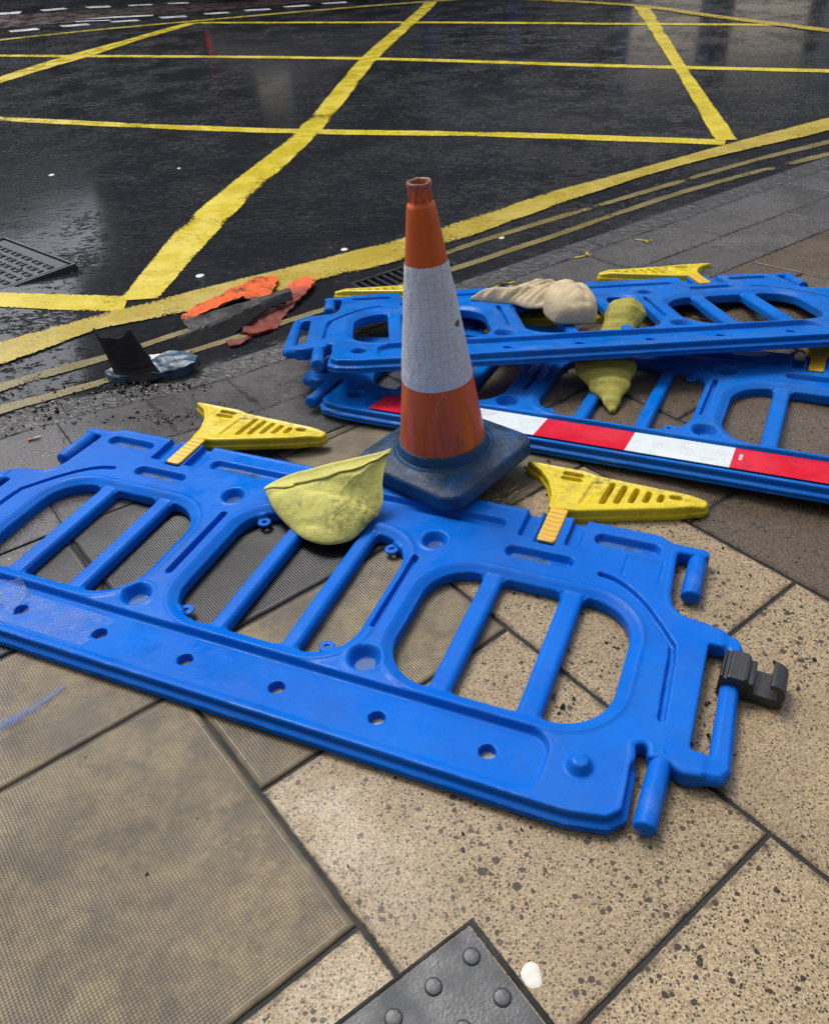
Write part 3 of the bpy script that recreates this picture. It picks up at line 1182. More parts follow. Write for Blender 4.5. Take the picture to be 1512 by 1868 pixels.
# swivel foot: flat wedge with a hook at one end
fh = .0028
fx, fy, fz = np.arange(-.21, .47, fh), np.arange(-.01, .26, fh), np.arange(-.012, .066, fh)
FX, FY = np.meshgrid(fx, fy)      # origin: x of the tongue, y of the barrier edge (1.04)
fout = [(-.025, .0), (.06, .015), (.33, .118), (.42, .165), (.428, .19), (.42, .205), (.07, .222), (.03, .236), (-.09, .238), (-.155, .240),
        (-.175, .236), (-.165, .226), (-.115, .196), (-.075, .145), (-.045, .07), (-.04, .01)]
fd = blur(sdpoly(FX, FY, fout), 2)
fzt = np.full(FX.shape, .048)
fzt -= .010 * sstep(.07, .0, .43 - FX)
fzt += .0025 * np.exp(-((fd + .008) / .004) ** 2)
for i, xx in enumerate((.125, .165, .205, .245, .285)):
    top = .196 - .004 * i
    bot = .038 + .40 * (xx - .03) - .0
    fzt -= .038 * sstep(.001, -.004, rbox(FX - (FY - .12) * .12, FY, xx - .005, (top + bot) / 2, .0075, (top - bot) / 2, .006))
fzt -= .032 * sstep(.001, -.004, rbox(FX, FY, .330, .178, .018, .009, .006))
fzt -= .007 * sstep(.002, -.006, sdpoly(FX, FY, [(.045, .05), (.075, .06), (.105, .195), (.062, .185)]))
for yy in (.205, .178):
    fzt -= .036 * sstep(.001, -.004, rbox(FX, FY, -.005, yy, .034, .0085, .008))
me_foot = solid('foot', fd, blur(fzt, 1), np.zeros(FX.shape), np.full(FX.shape, .006), fx, fy, fz,
                lambda z: -.004 * (1 - sstep(.018, .024, z)) + 0 * FX, fh)
me_foot.materials.append(M_FOOT)
gx, gy, gz = np.arange(-.05, .05, .0025), np.arange(-.21, .06, .0025), np.arange(-.02, .04, .0025)
GX, GY = np.meshgrid(gx, gy)
gzt = np.full(GX.shape, .0125) - .0015 * (np.sin(GY * 2 * math.pi / .024) > .8)
me_tongue = solid('tongue', rbox(GX, GY, 0, -.08, .0285, .085, .010), gzt, np.zeros(GX.shape), np.full(GX.shape, .004), gx, gy, gz, None, .0025)
me_tongue.materials.append(M_TONGUE)


def lathe(bm, prof, seg=32, axis='Z', mat=None, cap=True):
    rings = []
    for r, z in prof:
        ring = []
        for i in range(seg):
            a = 2 * math.pi * i / seg
            p = (r * math.cos(a), r * math.sin(a), z)
            if axis == 'Y':
                p = (p[0], p[2], -p[1])
            ring.append(bm.verts.new(p))
        rings.append(ring)
    for A, B in zip(rings[:-1], rings[1:]):
        for i in range(seg):
            bm.faces.new((A[i], A[(i + 1) % seg], B[(i + 1) % seg], B[i]))
    if cap:
        bm.faces.new(rings[0][::-1])
        bm.faces.new(rings[-1])
    bmesh.ops.recalc_face_normals(bm, faces=bm.faces)
    return bm


def peg_mesh(L, r):
    bm = bmesh.new()
    lathe(bm, [(r * .3, 0), (r * .86, .001), (r * .97, .004), (r, .010), (r, L * .5), (r * .96, L - .02), (r * .9, L)], 28, 'Y')
    for v in bm.verts:      # mould seam
        if abs(v.co.z) < r * .1:
            v.co.x *= 1.03
    me = bpy.data.meshes.new('peg')
    bm.to_mesh(me)
    bm.free()
    me.polygons.foreach_set('use_smooth', [True] * len(me.polygons))
    return me


me_peg_long, me_peg_short = peg_mesh(.215, .0255), peg_mesh(.175, .0265)
for m_ in (me_peg_long, me_peg_short):
    m_.materials.append(M_BLUE)


def part(name, me, parent, loc=(0, 0, 0), rot=(0, 0, 0), scale=(1, 1, 1)):
    o = bpy.data.objects.new(name, me)
    COL.objects.link(o)
    o.parent = parent
    o.location = loc
    o.rotation_euler = rot
    o.scale = scale
    return o


def recess_z(x, y):
    return T - (.003 + .019 * min(1, max(0, (y - .03) / .17)))


GRP = 'blue plastic pedestrian barriers thrown down on the pavement'


def make_barrier(label, pose, body, flip_feet=False, dull=False):
    t = empty('pedestrian_barrier', label, 'barrier', pose[:3], pose[3:], GRP)
    part('barrier_panel', body, t)
    for sx in (1, -1):
        if dull:
            pl_, ps_ = me_peg_long.copy(), me_peg_short.copy()
            for k in (pl_, ps_):
                k.materials.clear()
                k.materials.append(M_BLUE_DULL)
        else:
            pl_, ps_ = me_peg_long, me_peg_short
        part('peg', pl_, t, (sx * 1.118, .040, .0265), (0, 0, sx * -.03))
        part('peg', ps_, t, (sx * 1.109, .785, .0270))
    for sx in (1, -1):
        f = part('foot', me_foot, t, (sx * .676 - (0 if not flip_feet else 0), 1.036, .001), ((-.11 if flip_feet and sx < 0 else 0), 0, 0), (-1 if flip_feet else 1, 1, 1))
        part('tongue', me_tongue, f, (0.0, .0, .041))
    return t


P_FRONT = (-.5953, 1.3796, .003, -.008, -.004, -.4339)
P_MID = (.5831, 2.3445, .010, -.050, -.038, -.4833)
P_TOP = (.7817, 2.8411, .130, -.155, .0149, .0073)
barrier_front = make_barrier('bright blue plastic barrier lying nearest, strip missing, black hook on its end', P_FRONT, me_body)
barrier_mid = make_barrier('blue plastic barrier with a red and white striped strip, lying underneath behind the cone', P_MID, me_body2, dull=True)
barrier_top = make_barrier('blue plastic barrier lying farthest back on top of the striped one, beige sack on it', P_TOP, me_body2, True, dull=True)

# ---- red and white strip on the middle barrier
M_RED = NT('red reflective film')
v_ = M_RED.coord()
cr_ = M_RED.ramp(M_RED.noise(M_RED.coord(loc=(1, 0, 0)), 9, 7, .7), [(.497, 0), (.50, .7), (.503, 0)])
M_RED = M_RED.set(color=M_RED.mix(M_RED.ramp(M_RED.noise(v_, 22, 8, .75), [(.5, 0), (.68, .6)]), M_RED.mix(cr_, (.60, .012, .03), (.16, .005, .01)), (.30, .012, .02)), rough=M_RED.ramp(M_RED.noise(v_, 6, 5), [(.4, .12), (.6, .38)]), normal=M_RED.bump(M_RED.noise(v_, 60, 4), .12, .003), spec=.5)
M_WFILM = NT('white reflective film')
v_ = M_WFILM.coord()
M_WFILM = M_WFILM.set(color=M_WFILM.mix(M_WFILM.ramp(M_WFILM.noise(v_, 30, 6, .7), [(.5, 0), (.75, .7)]), (.60, .66, .68), (.36, .40, .42)), rough=M_WFILM.ramp(M_WFILM.noise(v_, 6, 5), [(.4, .14), (.6, .4)]),
                      normal=M_WFILM.bump(M_WFILM.noise(v_, 40, 4), .15, .003), spec=.5)
bm = bmesh.new()
bnd = [-.842, -.505, -.182, .140, .478, .815]
for i in range(5):
    x0, x1 = bnd[i], bnd[i + 1]
    n = 6
    for j in range(n):
        xa, xb = x0 + (x1 - x0) * j / n, x0 + (x1 - x0) * (j + 1) / n
        q = []
        for x, y in ((xa, .030), (xb, .030), (xb, .196), (xa, .196)):
            q.append(bm.verts.new((x, y, recess_z(x, y) + .0065)))
        f = bm.faces.new(q)
        f.material_index = i % 2
bmesh.ops.remove_doubles(bm, verts=bm.verts, dist=1e-5)
r_ = bmesh.ops.extrude_face_region(bm, geom=list(bm.faces))
bmesh.ops.translate(bm, verts=[g for g in r_['geom'] if isinstance(g, bmesh.types.BMVert)], vec=(0, 0, .0025))
bmesh.ops.recalc_face_normals(bm, faces=bm.faces)
strip = obj('reflective_strip', bm, [M_RED, M_WFILM], barrier_mid)
M_PRINT = plain('pale print', (.75, .55, .58), .5)
bm = bmesh.new()
for x0, y0, w, hh in ((.497, .122, .011, .030), (.497, .101, .011, .018)):
    for k in range(int(hh / .0045)):
        q = [bm.verts.new((x, y, recess_z(x, y) + .0094)) for x, y in ((x0, y0 + k * .0045), (x0 + w, y0 + k * .0045), (x0 + w, y0 + k * .0045 + .0032), (x0, y0 + k * .0045 + .0032))]
        bm.faces.new(q)
obj('print', bm, M_PRINT, strip)

# ---- clear film left over in the strip recess of the front barrier
FM = NT('cloudy clear film')
FM.b.inputs['Base Color'].default_value = (.30, .36, .46, 1)
FM.b.inputs['Roughness'].default_value = .22
FM.b.inputs['Specular IOR Level'].default_value = .6
v_ = FM.coord()
FM.l(FM.ramp(FM.noise(v_, 7, 5, .65), [(.35, .04), (.7, .30)]), FM.b.inputs['Alpha'])
FM.l(FM.bump(FM.noise(v_, 25, 4, .6, 1.0), .5, .01), FM.b.inputs['Normal'])
bm = bmesh.new()
nx_, ny_ = 60, 8
vv_ = [[bm.verts.new((-.88 + .50 * i / nx_ + .02 * (j / ny_) * (i == nx_), .045 + .125 * j / ny_,
                      recess_z(0, .045 + .125 * j / ny_) + .003 + .002 * noise.noise((i * .25, j * .5, 0)))) for j in range(ny_ + 1)] for i in range(nx_ + 1)]
for i in range(nx_):
    for j in range(ny_):
        x_, y_ = (vv_[i][j].co.x + vv_[i + 1][j + 1].co.x) / 2, (vv_[i][j].co.y + vv_[i + 1][j + 1].co.y) / 2
        if min(math.hypot((x_ - hx), (y_ - .107) * .75) for hx in (-.655, -.372)) > .021 and random.random() > .0:
            bm.faces.new((vv_[i][j], vv_[i + 1][j], vv_[i + 1][j + 1], vv_[i][j + 1]))
obj('clear_film', bm, FM.m, barrier_front, smooth=True)
bm = bmesh.new()
for k in range(7):       # crumpled end of the film
    pts = []
    for i in range(7):
        a = i / 6
        pts.append((-.80 + a * .13 + random.uniform(-.01, .01), .10 + k * .014 + .02 * math.sin(a * 5 + k), .038 + .016 * abs(math.sin(a * 6 + k * 1.9))))
    if k:
        for i in range(6):
            pass
    cur = [bm.verts.new(p) for p in pts]
    if k:
        for i in range(6):
            bm.faces.new((last[i], last[i + 1], cur[i + 1], cur[i]))
    last = cur
obj('torn_film', bm, FM.m, barrier_front, smooth=True)

# ---- rain water lying in the dishes and pockets of the front barrier
WT = NT('rain water')
WT.b.inputs['Base Color'].default_value = (.10, .16, .24, 1)
WT.b.inputs['Roughness'].default_value = .03
WT.b.inputs['Alpha'].default_value = .45
WT.b.inputs['Specular IOR Level'].default_value = .6
WT.l(WT.bump(WT.noise(WT.coord(), 20, 2), .08, .01), WT.b.inputs['Normal'])
for x, y, hx, hy, z in ((.364, .265, .026, .026, .0225), (-.364, .265, .026, .026, .0225), (.36, .772, .024, .024, .024), (-.36, .772, .026, .026, .025),
                        (.655, .797, .060, .018, .0295), (-.70, .797, .070, .020, .0295), (.88, .932, .070, .019, .0295), (-.92, .932, .080, .021, .030),
                        (-.42, .909, .09, .021, .033)):
    bm = bmesh.new()
    ring = [bm.verts.new((x + hx * math.copysign(abs(math.cos(a)) ** .7, math.cos(a)) * (1 + .06 * math.sin(3 * a + x * 9)), y + hy * math.copysign(abs(math.sin(a)) ** .8, math.sin(a)), z))
            for a in [2 * math.pi * i / 28 for i in range(28)]]
    bm.faces.new(ring)
    obj('rain_water', bm, WT.m, barrier_front)

M_SILT = NT('silty water')
v_ = M_SILT.coord()
M_SILT = M_SILT.set(color=M_SILT.mix(M_SILT.noise(v_, 60, 4), (.10, .11, .13), (.30, .31, .34)), rough=.12)
for x in (-.655, -.372, -.088, .191, .470, .750):
    bm = bmesh.new()
    bm.faces.new([bm.verts.new((x + .0185 * math.cos(2 * math.pi * i / 24), .107 + .0185 * math.sin(2 * math.pi * i / 24), .0135)) for i in range(24)])
    obj('silty_water', bm, M_SILT, barrier_front)

# ---- black connector hook clipped round the handle
ck, chh = .0025, .0025
hx_, hy_, hz_ = np.arange(-.045, .155, ck), np.arange(-.075, .075, ck), np.arange(-.035, .075, ck)
HX, HZ = np.meshgrid(hx_, hz_)
prof = np.minimum(rbox(HX, HZ, .005, .015, .036, .040, .008), rbox(HX, HZ, .075, -.006, .062, .016, .010))
prof = np.minimum(prof, np.maximum(np.abs(np.hypot(HX - .103, HZ - .022) - .028) - .0085, -(HX - .098)))
prof = np.minimum(prof, rbox(HX, HZ, .046, .012, .012, .030, .004))
prof = np.maximum(prof, .019 - np.hypot(HX - .0, HZ - .006))
prof = np.maximum(prof, -rbox(HX, HZ, -.018, .052, .006, .006, .001))
D = np.empty((len(hy_),) + HX.shape, np.float32)
for k, y in enumerate(hy_):
    wy = np.where(HX < .035, .052, .045)
    a, b = prof + .003, abs(y) - wy + .003
    D[k] = np.hypot(np.maximum(a, 0), np.maximum(b, 0)) + np.minimum(np.maximum(a, b), 0) - .003
Vh, Qh = surface_nets(D, (hx_[0], hz_[0], hy_[0]), ck)
Vh = Vh[:, [0, 2, 1]]
me_hook = npmesh('connector_hook', Vh, Qh[:, ::-1])
me_hook.materials.append(M_BLACK)
part('connector_hook', me_hook, barrier_front, (1.243, .535, .022), (0, 0, -.05), (.90, .94, .94))

# ------------------------------------------------------------------ traffic cone
CONE_B = Vector((.115, 2.33, .062))
cone = empty('traffic_cone', 'tall orange traffic cone with a white reflective sleeve standing on a blue base', 'traffic cone', CONE_B, (0, -.047, 0))
ck = .004
cx_, cz_ = np.arange(-.32, .32, ck), np.arange(-.012, .085, ck)
CX, CY = np.meshgrid(cx_, cx_)
a45 = R(46)
UX, UY = CX * math.cos(a45) + CY * math.sin(a45), -CX * math.sin(a45) + CY * math.cos(a45)
cd = rbox(UX, UY, 0, 0, .222, .222, .062)
rad = np.hypot(CX, CY)
czt = .060 + .004 * sstep(.20, .16, rad) + .010 * np.exp(-((rad - .158) / .008) ** 2) - .006 * sstep(-.05, .0, cd)
czb = np.zeros(CX.shape)
me_base = solid('base', cd, czt, czb, np.full(CX.shape, .012), cx_, cx_, cz_, lambda z: -.006 * (1 - sstep(.0, .05, z)) + 0 * CX, ck)
me_base.materials.append(M_BASE)
part('base', me_base, cone)
Z0 = .062


def rc(hh):      # radius of the cone at height hh above the base top
    return .1435 + (.0415 - .1435) * (hh - .03) / (.795 - .03)


bm = bmesh.new()
lathe(bm, [(.158, Z0 - .01), (.157, Z0 + .010), (.151, Z0 + .016), (.1495, Z0 + .040), (.1455, Z0 + .044), (.14, Z0 + .044)], 64, cap=False)
obj('collar', bm, M_BASE, cone, True)
bm = bmesh.new()
prof = [(rc(.03) + .0, Z0 + .03)] + [(rc(x), Z0 + x) for x in np.linspace(.06, .79, 24)]
prof += [(.0405, Z0 + .797), (.0385, Z0 + .802), (.0325, Z0 + .806), (.0305, Z0 + .812), (.0295, Z0 + .838), (.032, Z0 + .842), (.0345, Z0 + .848), (.0350, Z0 + .856), (.0330, Z0 + .862),
         (.030, Z0 + .862), (.0265, Z0 + .857), (.0255, Z0 + .83), (.030, Z0 + .78), (.05, Z0 + .70)]
lathe(bm, prof, 64, cap=False)
for v in bm.verts:      # dents and a slightly ragged rim
    a = math.atan2(v.co.y, v.co.x)
    k = 1 + .012 * noise.noise((v.co.x * 9, v.co.y * 9, v.co.z * 5))
    if v.co.z > Z0 + .845:
        v.co.z += .004 * noise.noise((math.cos(a) * 3, math.sin(a) * 3, 2.2))
    v.co.x *= k
    v.co.y *= k
obj('cone_body', bm, M_ORANGE, cone, True)
bm = bmesh.new()          # ribs of the neck
for i in range(8):
    a = 2 * math.pi * i / 8 + .25
    M = Matrix.Rotation(a, 4, 'Z') @ Matrix.Translation((.0300, 0, Z0 + .826))
    r = bmesh.ops.create_cube(bm, size=1, matrix=M @ Matrix.Diagonal((.006, .007, .040, 1)))
bmesh.ops.bevel(bm, geom=list(bm.edges), offset=.0015, segments=2, affect='EDGES')
obj('neck_rib', bm, M_ORANGE, cone, True)
bm = bmesh.new()
rows_ = []
hs_ = np.linspace(.266, .640, 26)
for i, hh in enumerate(hs_):
    ring = []
    for j in range(96):
        a = 2 * math.pi * j / 96
        e_ = .0022 + .0011 * noise.noise((math.cos(a) * 4, math.sin(a) * 4, hh * 16)) + .0006 * noise.noise((math.cos(a) * 14, math.sin(a) * 14, hh * 45))
        r = rc(hh) * (1 + .004 * noise.noise((math.cos(a), math.sin(a), hh * 5))) + e_
        edge = .004 * noise.noise((math.cos(a) * 2, math.sin(a) * 2, 7 + i)) if i in (0, len(hs_) - 1) else 0
        if i in (0, len(hs_) - 1):
            r -= .0012
        ring.append(bm.verts.new((r * math.cos(a), r * math.sin(a), Z0 + hh + edge * .35)))
    rows_.append(ring)
for A, B in zip(rows_[:-1], rows_[1:]):
    for j in range(96):
        bm.faces.new((A[j], A[(j + 1) % 96], B[(j + 1) % 96], B[j]))
obj('reflective_sleeve', bm, M_SLEEVE, cone, True)


def tube(bm, pts, r, seg=8, taper=None):
    pts = [Vector(p) for p in pts]
    rings = []
    for i, p in enumerate(pts):
        d = (pts[min(i + 1, len(pts) - 1)] - pts[max(i - 1, 0)]).normalized()
        u = d.orthogonal().normalized()
        w = d.cross(u)
        rr2 = r if taper is None else r * taper(i / (len(pts) - 1))
        rings.append([bm.verts.new(p + (u * math.cos(2 * math.pi * k / seg) + w * math.sin(2 * math.pi * k / seg)) * rr2) for k in range(seg)])
    for A, B in zip(rings[:-1], rings[1:]):
        for k in range(seg):
            bm.faces.new((A[k], A[(k + 1) % seg], B[(k + 1) % seg], B[k]))
    bm.faces.new(rings[0][::-1])
    bm.faces.new(rings[-1])
    return bm


bm = bmesh.new()      # loose thread hanging from the sleeve
tp = []
for i, (dx, hh) in enumerate(((.012, .264), (.000, .242), (-.009, .227), (-.012, .212), (-.011, .192), (-.010, .187))):
    r = rc(hh) + .003
    ang = -math.pi / 2 + dx / .11 + .0
    tp.append((r * math.cos(ang), r * math.sin(ang), Z0 + hh))
tube(bm, tp, .0009, 5)
obj('loose_thread', bm, plain('pale thread', (.45, .33, .25), .7), cone)


# ------------------------------------------------------------------ sacks
def smooth_loop(P, n):
    P = [np.array(p, float) for p in P]
    out = []
    m = len(P)
    for i in range(n):
        t = i / n * m
        k, f = int(t) % m, t - int(t)
        a, b, c, d = P[k - 1], P[k], P[(k + 1) % m], P[(k + 2) % m]
        out.append(.5 * ((2 * b) + (c - a) * f + (2 * a - 5 * b + 4 * c - d) * f * f + (3 * b - a - 3 * c + d) * f ** 3))
    return out


def sack(name, outline, centre, height, mat, parent=None, base_z=lambda x, y: 0.0, n=120, rings=26, fold=.010, belly=.3, seed=0.0, power=.55, fs=14, bottom=None, pw=None, crease=None):
    """a filled cloth sack: star-shaped outline in plan, swollen upper side, flatter underside"""
    L = smooth_loop(outline, n)
    c = np.array(centre)
    bm = bmesh.new()
    uvs = {}
    layers = []
    for side_ in (1, -1):
        rs = []
        for k in range(rings + 1):
            r = math.sin(k / rings * math.pi / 2)
            ring = []
            if k == rings and side_ == -1:
                rs.append(layers[0][-1])
                break
            for i in range(n if k else 1):
                p = c + (L[i] - c) * r if k else c
                bulge = (1 - r ** 2.2) ** (power if pw is None else pw(L[i][0], L[i][1]) if k else power)
                f = noise.noise((p[0] * fs + seed, p[1] * fs, side_ * 2.0)) + .5 * noise.noise((p[0] * fs * 2.6, p[1] * fs * 2.6 + seed, side_))
                z = base_z(p[0], p[1])
                if side_ > 0:
                    z += height * bulge + fold * f * (.35 + bulge) + belly * height * .5 + (crease(p[0], p[1]) * bulge if crease else 0)
                else:
                    z += belly * height * .5 - height * belly * bulge - (0 if bottom is None else bottom(p[0], p[1]) * bulge)
                v = bm.verts.new((p[0], p[1], z))
                uvs[v] = (p[0], p[1])
                ring.append(v)
            rs.append(ring)
        layers.append(rs)
        for k in range(rings):
            A, B = rs[k], rs[k + 1]
            for i in range(n):
                j = (i + 1) % n
                q = (A[0], B[i], B[j]) if k == 0 else (A[i], B[i], B[j], A[j])
                bm.faces.new(q if side_ > 0 else q[::-1])
    uvl = bm.loops.layers.uv.new('UVMap')
    for f in bm.faces:
        for lp in f.loops:
            lp[uvl].uv = uvs[lp.vert]
    return obj(name, bm, mat, parent, True)


# yellow sack on the front barrier, leaning against the cone base
fr_M = Matrix.Translation(P_FRONT[:3]) @ Euler(P_FRONT[3:]).to_matrix().to_4x4()
bag = empty('sandbag', 'small yellow-green sack with a folded hem, lying on the nearest barrier against the cone base', 'sandbag', fr_M @ Vector((0, .85, .05)),
            Euler(P_FRONT[3:]), 'sacks lying on the barriers')
BO = [(-.248, -.047), (-.238, -.036), (-.17, -.006), (-.05, .030), (.07, .062), (.125, .078), (.150, .086), (.146, .060), (.150, .02), (.165, -.020), (.150, -.07), (.115, -.155), (.05, -.20), (-.03, -.195), (-.11, -.155), (-.185, -.110), (-.236, -.062)]


def bag_base(x, y):
    # the far side is propped up against the cone base, the near side sags between the slats
    return 1.15 * max(0.0, y + .05) + .010 - .026 * float(sstep(-.06, -.17, y))


def groove(v, w):
    return max(0.0, 1 - abs(v) * w)


def bag_crease(x, y):
    d1 = (x - .150) * .62 + (y - .086) * .78
    d2 = (x + .248) * -.45 + (y + .047) * .89
    w1 = float(sstep(.32, .05, math.hypot(x - .150, y - .086)))
    w2 = float(sstep(.26, .04, math.hypot(x + .248, y + .047)))
    return (-.020 * w1 * groove(d1 + .035, 45) - .014 * w1 * groove(d1 + .095, 40) - .014 * w2 * groove(d2 + .04, 45)
            - .012 * groove(noise.noise((x * 5, y * 11, 4.4)), 4))


def bag_pw(x, y):
    return .55 + 1.1 * float(sstep(-.06, .0, y))


bag_h, bag_c, bag_f = .056, np.array((.0, -.06)), .0055
sack('sack_body', BO, bag_c, bag_h, M_BAG_Y, bag, bag_base, seed=1.7, fold=bag_f, power=.55, bottom=lambda x, y: .9 * max(0.0, y + .05), pw=bag_pw, crease=bag_crease)
bm = bmesh.new()
Lp = smooth_loop(BO, 130)
hem = Lp[:50]
rows3 = []
nw = 7
for i, p in enumerate(hem):
    t = i / (len(hem) - 1)
    w = (.40 + .03 * math.sin(i * .33) + .02 * math.sin(i * .9)) * (1 - .85 * float(sstep(.66, 1.0, t))) * (.8 + .2 * float(sstep(0, .15, t)))
    row = []
    for j in range(nw + 1):
        r = 1.03 - w * j / nw
        q = bag_c + (p - bag_c) * r
        bulge = (1 - min(1, max(0, r)) ** 2.2) ** bag_pw(p[0], p[1])
        fq = noise.noise((q[0] * 14 + 1.7, q[1] * 14, 2.0)) + .5 * noise.noise((q[0] * 36.4, q[1] * 36.4 + 1.7, 1))
        z = bag_base(q[0], q[1]) + bag_h * bulge + bag_f * fq * (.35 + bulge) + bag_crease(q[0], q[1]) * bulge + .15 * bag_h + .004 + .004 * (j / nw) ** 3
        row.append(bm.verts.new((q[0], q[1], z)))
    rows3.append(row)
for A, B in zip(rows3[:-1], rows3[1:]):
    for j in range(nw):
        bm.faces.new((A[j], A[j + 1], B[j + 1], B[j]))
bmesh.ops.recalc_face_normals(bm, faces=bm.faces)
uvl = bm.loops.layers.uv.new('UVMap')
for f in bm.faces:
    for lp in f.loops:
        lp[uvl].uv = lp.vert.co.xy
flap = obj('folded_hem', bm, M_BAG_HEM, bag, True)
so = flap.modifiers.new('thickness', 'SOLIDIFY')
so.thickness = .005

# beige sack on the farthest barrier
tp_M = Matrix.Translation(P_TOP[:3]) @ Euler(P_TOP[3:]).to_matrix().to_4x4()
bag2 = empty('sandbag', 'crumpled beige canvas sack lying on the farthest blue barrier', 'sandbag', tp_M @ Vector((-.05, .62, .045)), Euler(P_TOP[3:]),
             'sacks lying on the barriers')
def crease1(x, y):
    n1 = noise.noise((x * 15 + 2 * y, y * 3.2, 3.3))
    n2 = noise.noise((x * 6 - 5 * y, y * 9, 8.1))
    return -.016 * groove(n1, 3) - .010 * groove(n2, 3.5) + .006 * noise.noise((x * 6, y * 6, 2))


def crease2(x, y):
    n1 = noise.noise((x * 2.6 + 2 * y, y * 27 - x * 7, 1.3))
    n2 = noise.noise((x * 6, y * 16 + x * 9, 5.5))
    return -.034 * groove(n1, 2.6) - .012 * groove(n2, 3.5) + .006 * noise.noise((x * 6, y * 9, 7))


sack('sack_body', [(-.085, -.0), (-.112, -.12), (-.10, -.24), (-.075, -.285), (-.02, -.30), (.055, -.305), (.088, -.26), (.108, -.14), (.10, -.02), (.05, .06), (-.02, .07), (-.06, .05)], (.0, -.11), .125,
     M_BAG_B, bag2, lambda x, y: 0, seed=4.2, fold=.005, power=.36, fs=13, crease=crease1)
sack('sack_neck', [(.055, -.04), (.045, .08), (-.03, .17), (-.10, .23), (-.17, .20), (-.27, .215), (-.385, .185), (-.385, .155), (-.27, .09), (-.21, .045), (-.17, -.03), (-.10, -.09), (-.04, -.10)], (-.10, .06), .075,
     M_BAG_B, bag2, lambda x, y: .03 * float(sstep(-.2, .0, x)), seed=8.1, fold=.005, power=.5, fs=12, crease=crease2)

# olive sack hanging down through the farthest barrier on to the striped one
bag3 = empty('sandbag', 'olive yellow sack slumped through the barrier slats, its pointed end on the ground', 'sandbag', (.72, 2.85, .05), (0, 0, 0), 'sacks lying on the barriers')
bm = bmesh.new()
path = [(Vector((.768, 2.66, .004)), .012, .010), (Vector((.776, 2.715, .022)), .036, .022), (Vector((.785, 2.80, .040)), .082, .036), (Vector((.795, 2.90, .058)), .122, .042),
        (Vector((.80, 3.00, .062)), .115, .034), (Vector((.85, 3.09, .066)), .095, .034), (Vector((.90, 3.17, .085)), .078, .045), (Vector((.945, 3.24, .105)), .086, .060),
        (Vector((.955, 3.29, .112)), .083, .060), (Vector((.96, 3.325, .112)), .070, .050), (Vector((.963, 3.345, .110)), .048, .034), (Vector((.965, 3.353, .108)), .010, .008)]
dense = []
for i in range(len(path) - 1):
    for k in range(7):
        f = k / 7
        f2 = f * f * (3 - 2 * f)
        dense.append((path[i][0].lerp(path[i + 1][0], f), path[i][1] * (1 - f2) + path[i + 1][1] * f2, path[i][2] * (1 - f2) + path[i + 1][2] * f2))
dense.append(path[-1])
rings = []
for i, (p, wx, wz) in enumerate(dense):
    ring = []
    for k in range(40):
        a = 2 * math.pi * k / 40
        f = 1 + .05 * noise.noise((math.cos(a) * 2.2, math.sin(a) * 2.2, i * .22)) + (.10 * math.sin(i * 1.55 + math.cos(a) * 1.5) * (1 if i < 22 else .35) * max(0, math.sin(a)))
        f += .05 * math.sin(a * 6) * (i > 46)
        ring.append(bm.verts.new(p - Vector(bag3.location) + Vector((math.cos(a) * wx * f, 0, math.sin(a) * wz * f))))
    rings.append(ring)
for A, B in zip(rings[:-1], rings[1:]):
    for k in range(40):
        bm.faces.new((A[k], A[(k + 1) % 40], B[(k + 1) % 40], B[k]))
bm.faces.new(rings[0][::-1])
bm.faces.new(rings[-1])
bmesh.ops.recalc_face_normals(bm, faces=bm.faces)
uvl = bm.loops.layers.uv.new('UVMap')
for f in bm.faces:
    for lp in f.loops:
        lp[uvl].uv = lp.vert.co.xy
obj('sack_body', bm, M_BAG_O, bag3, True)

# ------------------------------------------------------------------ broken pieces of cone by the kerb
M_SHARD = NT('torn orange rubber')
v_ = M_SHARD.coord()
c_ = M_SHARD.mix(M_SHARD.noise(v_, 12, 6, .65), (.78, .10, .012), (.92, .17, .03))
c_ = M_SHARD.mix(M_SHARD.ramp(M_SHARD.noise(v_, 13, 9, .78), [(.51, 0), (.61, .95)]), c_, (.035, .02, .018))
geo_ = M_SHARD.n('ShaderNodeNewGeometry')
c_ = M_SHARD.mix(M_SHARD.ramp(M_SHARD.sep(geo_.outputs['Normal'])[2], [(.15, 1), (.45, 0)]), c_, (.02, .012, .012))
M_SHARD = M_SHARD.set(color=c_, rough=.45, spec=.25, normal=M_SHARD.bump(M_SHARD.noise(M_SHARD.coord(scale=(1, 3, 1), rot=(0, 0, .6)), 40, 6, .7), .9, .012))
M_SHARD2 = NT('dirty torn orange rubber')
v_ = M_SHARD2.coord()
c_ = M_SHARD2.mix(M_SHARD2.noise(v_, 14, 7, .7), (.09, .014, .010), (.26, .035, .018))
c_ = M_SHARD2.mix(M_SHARD2.ramp(M_SHARD2.noise(v_, 7, 6, .7), [(.48, 0), (.66, .9)]), c_, (.03, .02, .018))
yy_ = M_SHARD2.sep(v_)[1]
c_ = M_SHARD2.mix(M_SHARD2.ramp(yy_, [(.10, 0), (.22, 1)]), c_, (.66, .10, .03))
M_SHARD2 = M_SHARD2.set(color=c_, rough=.5, spec=.2, normal=M_SHARD2.bump(M_SHARD2.noise(v_, 40, 6, .7), .7, .008))


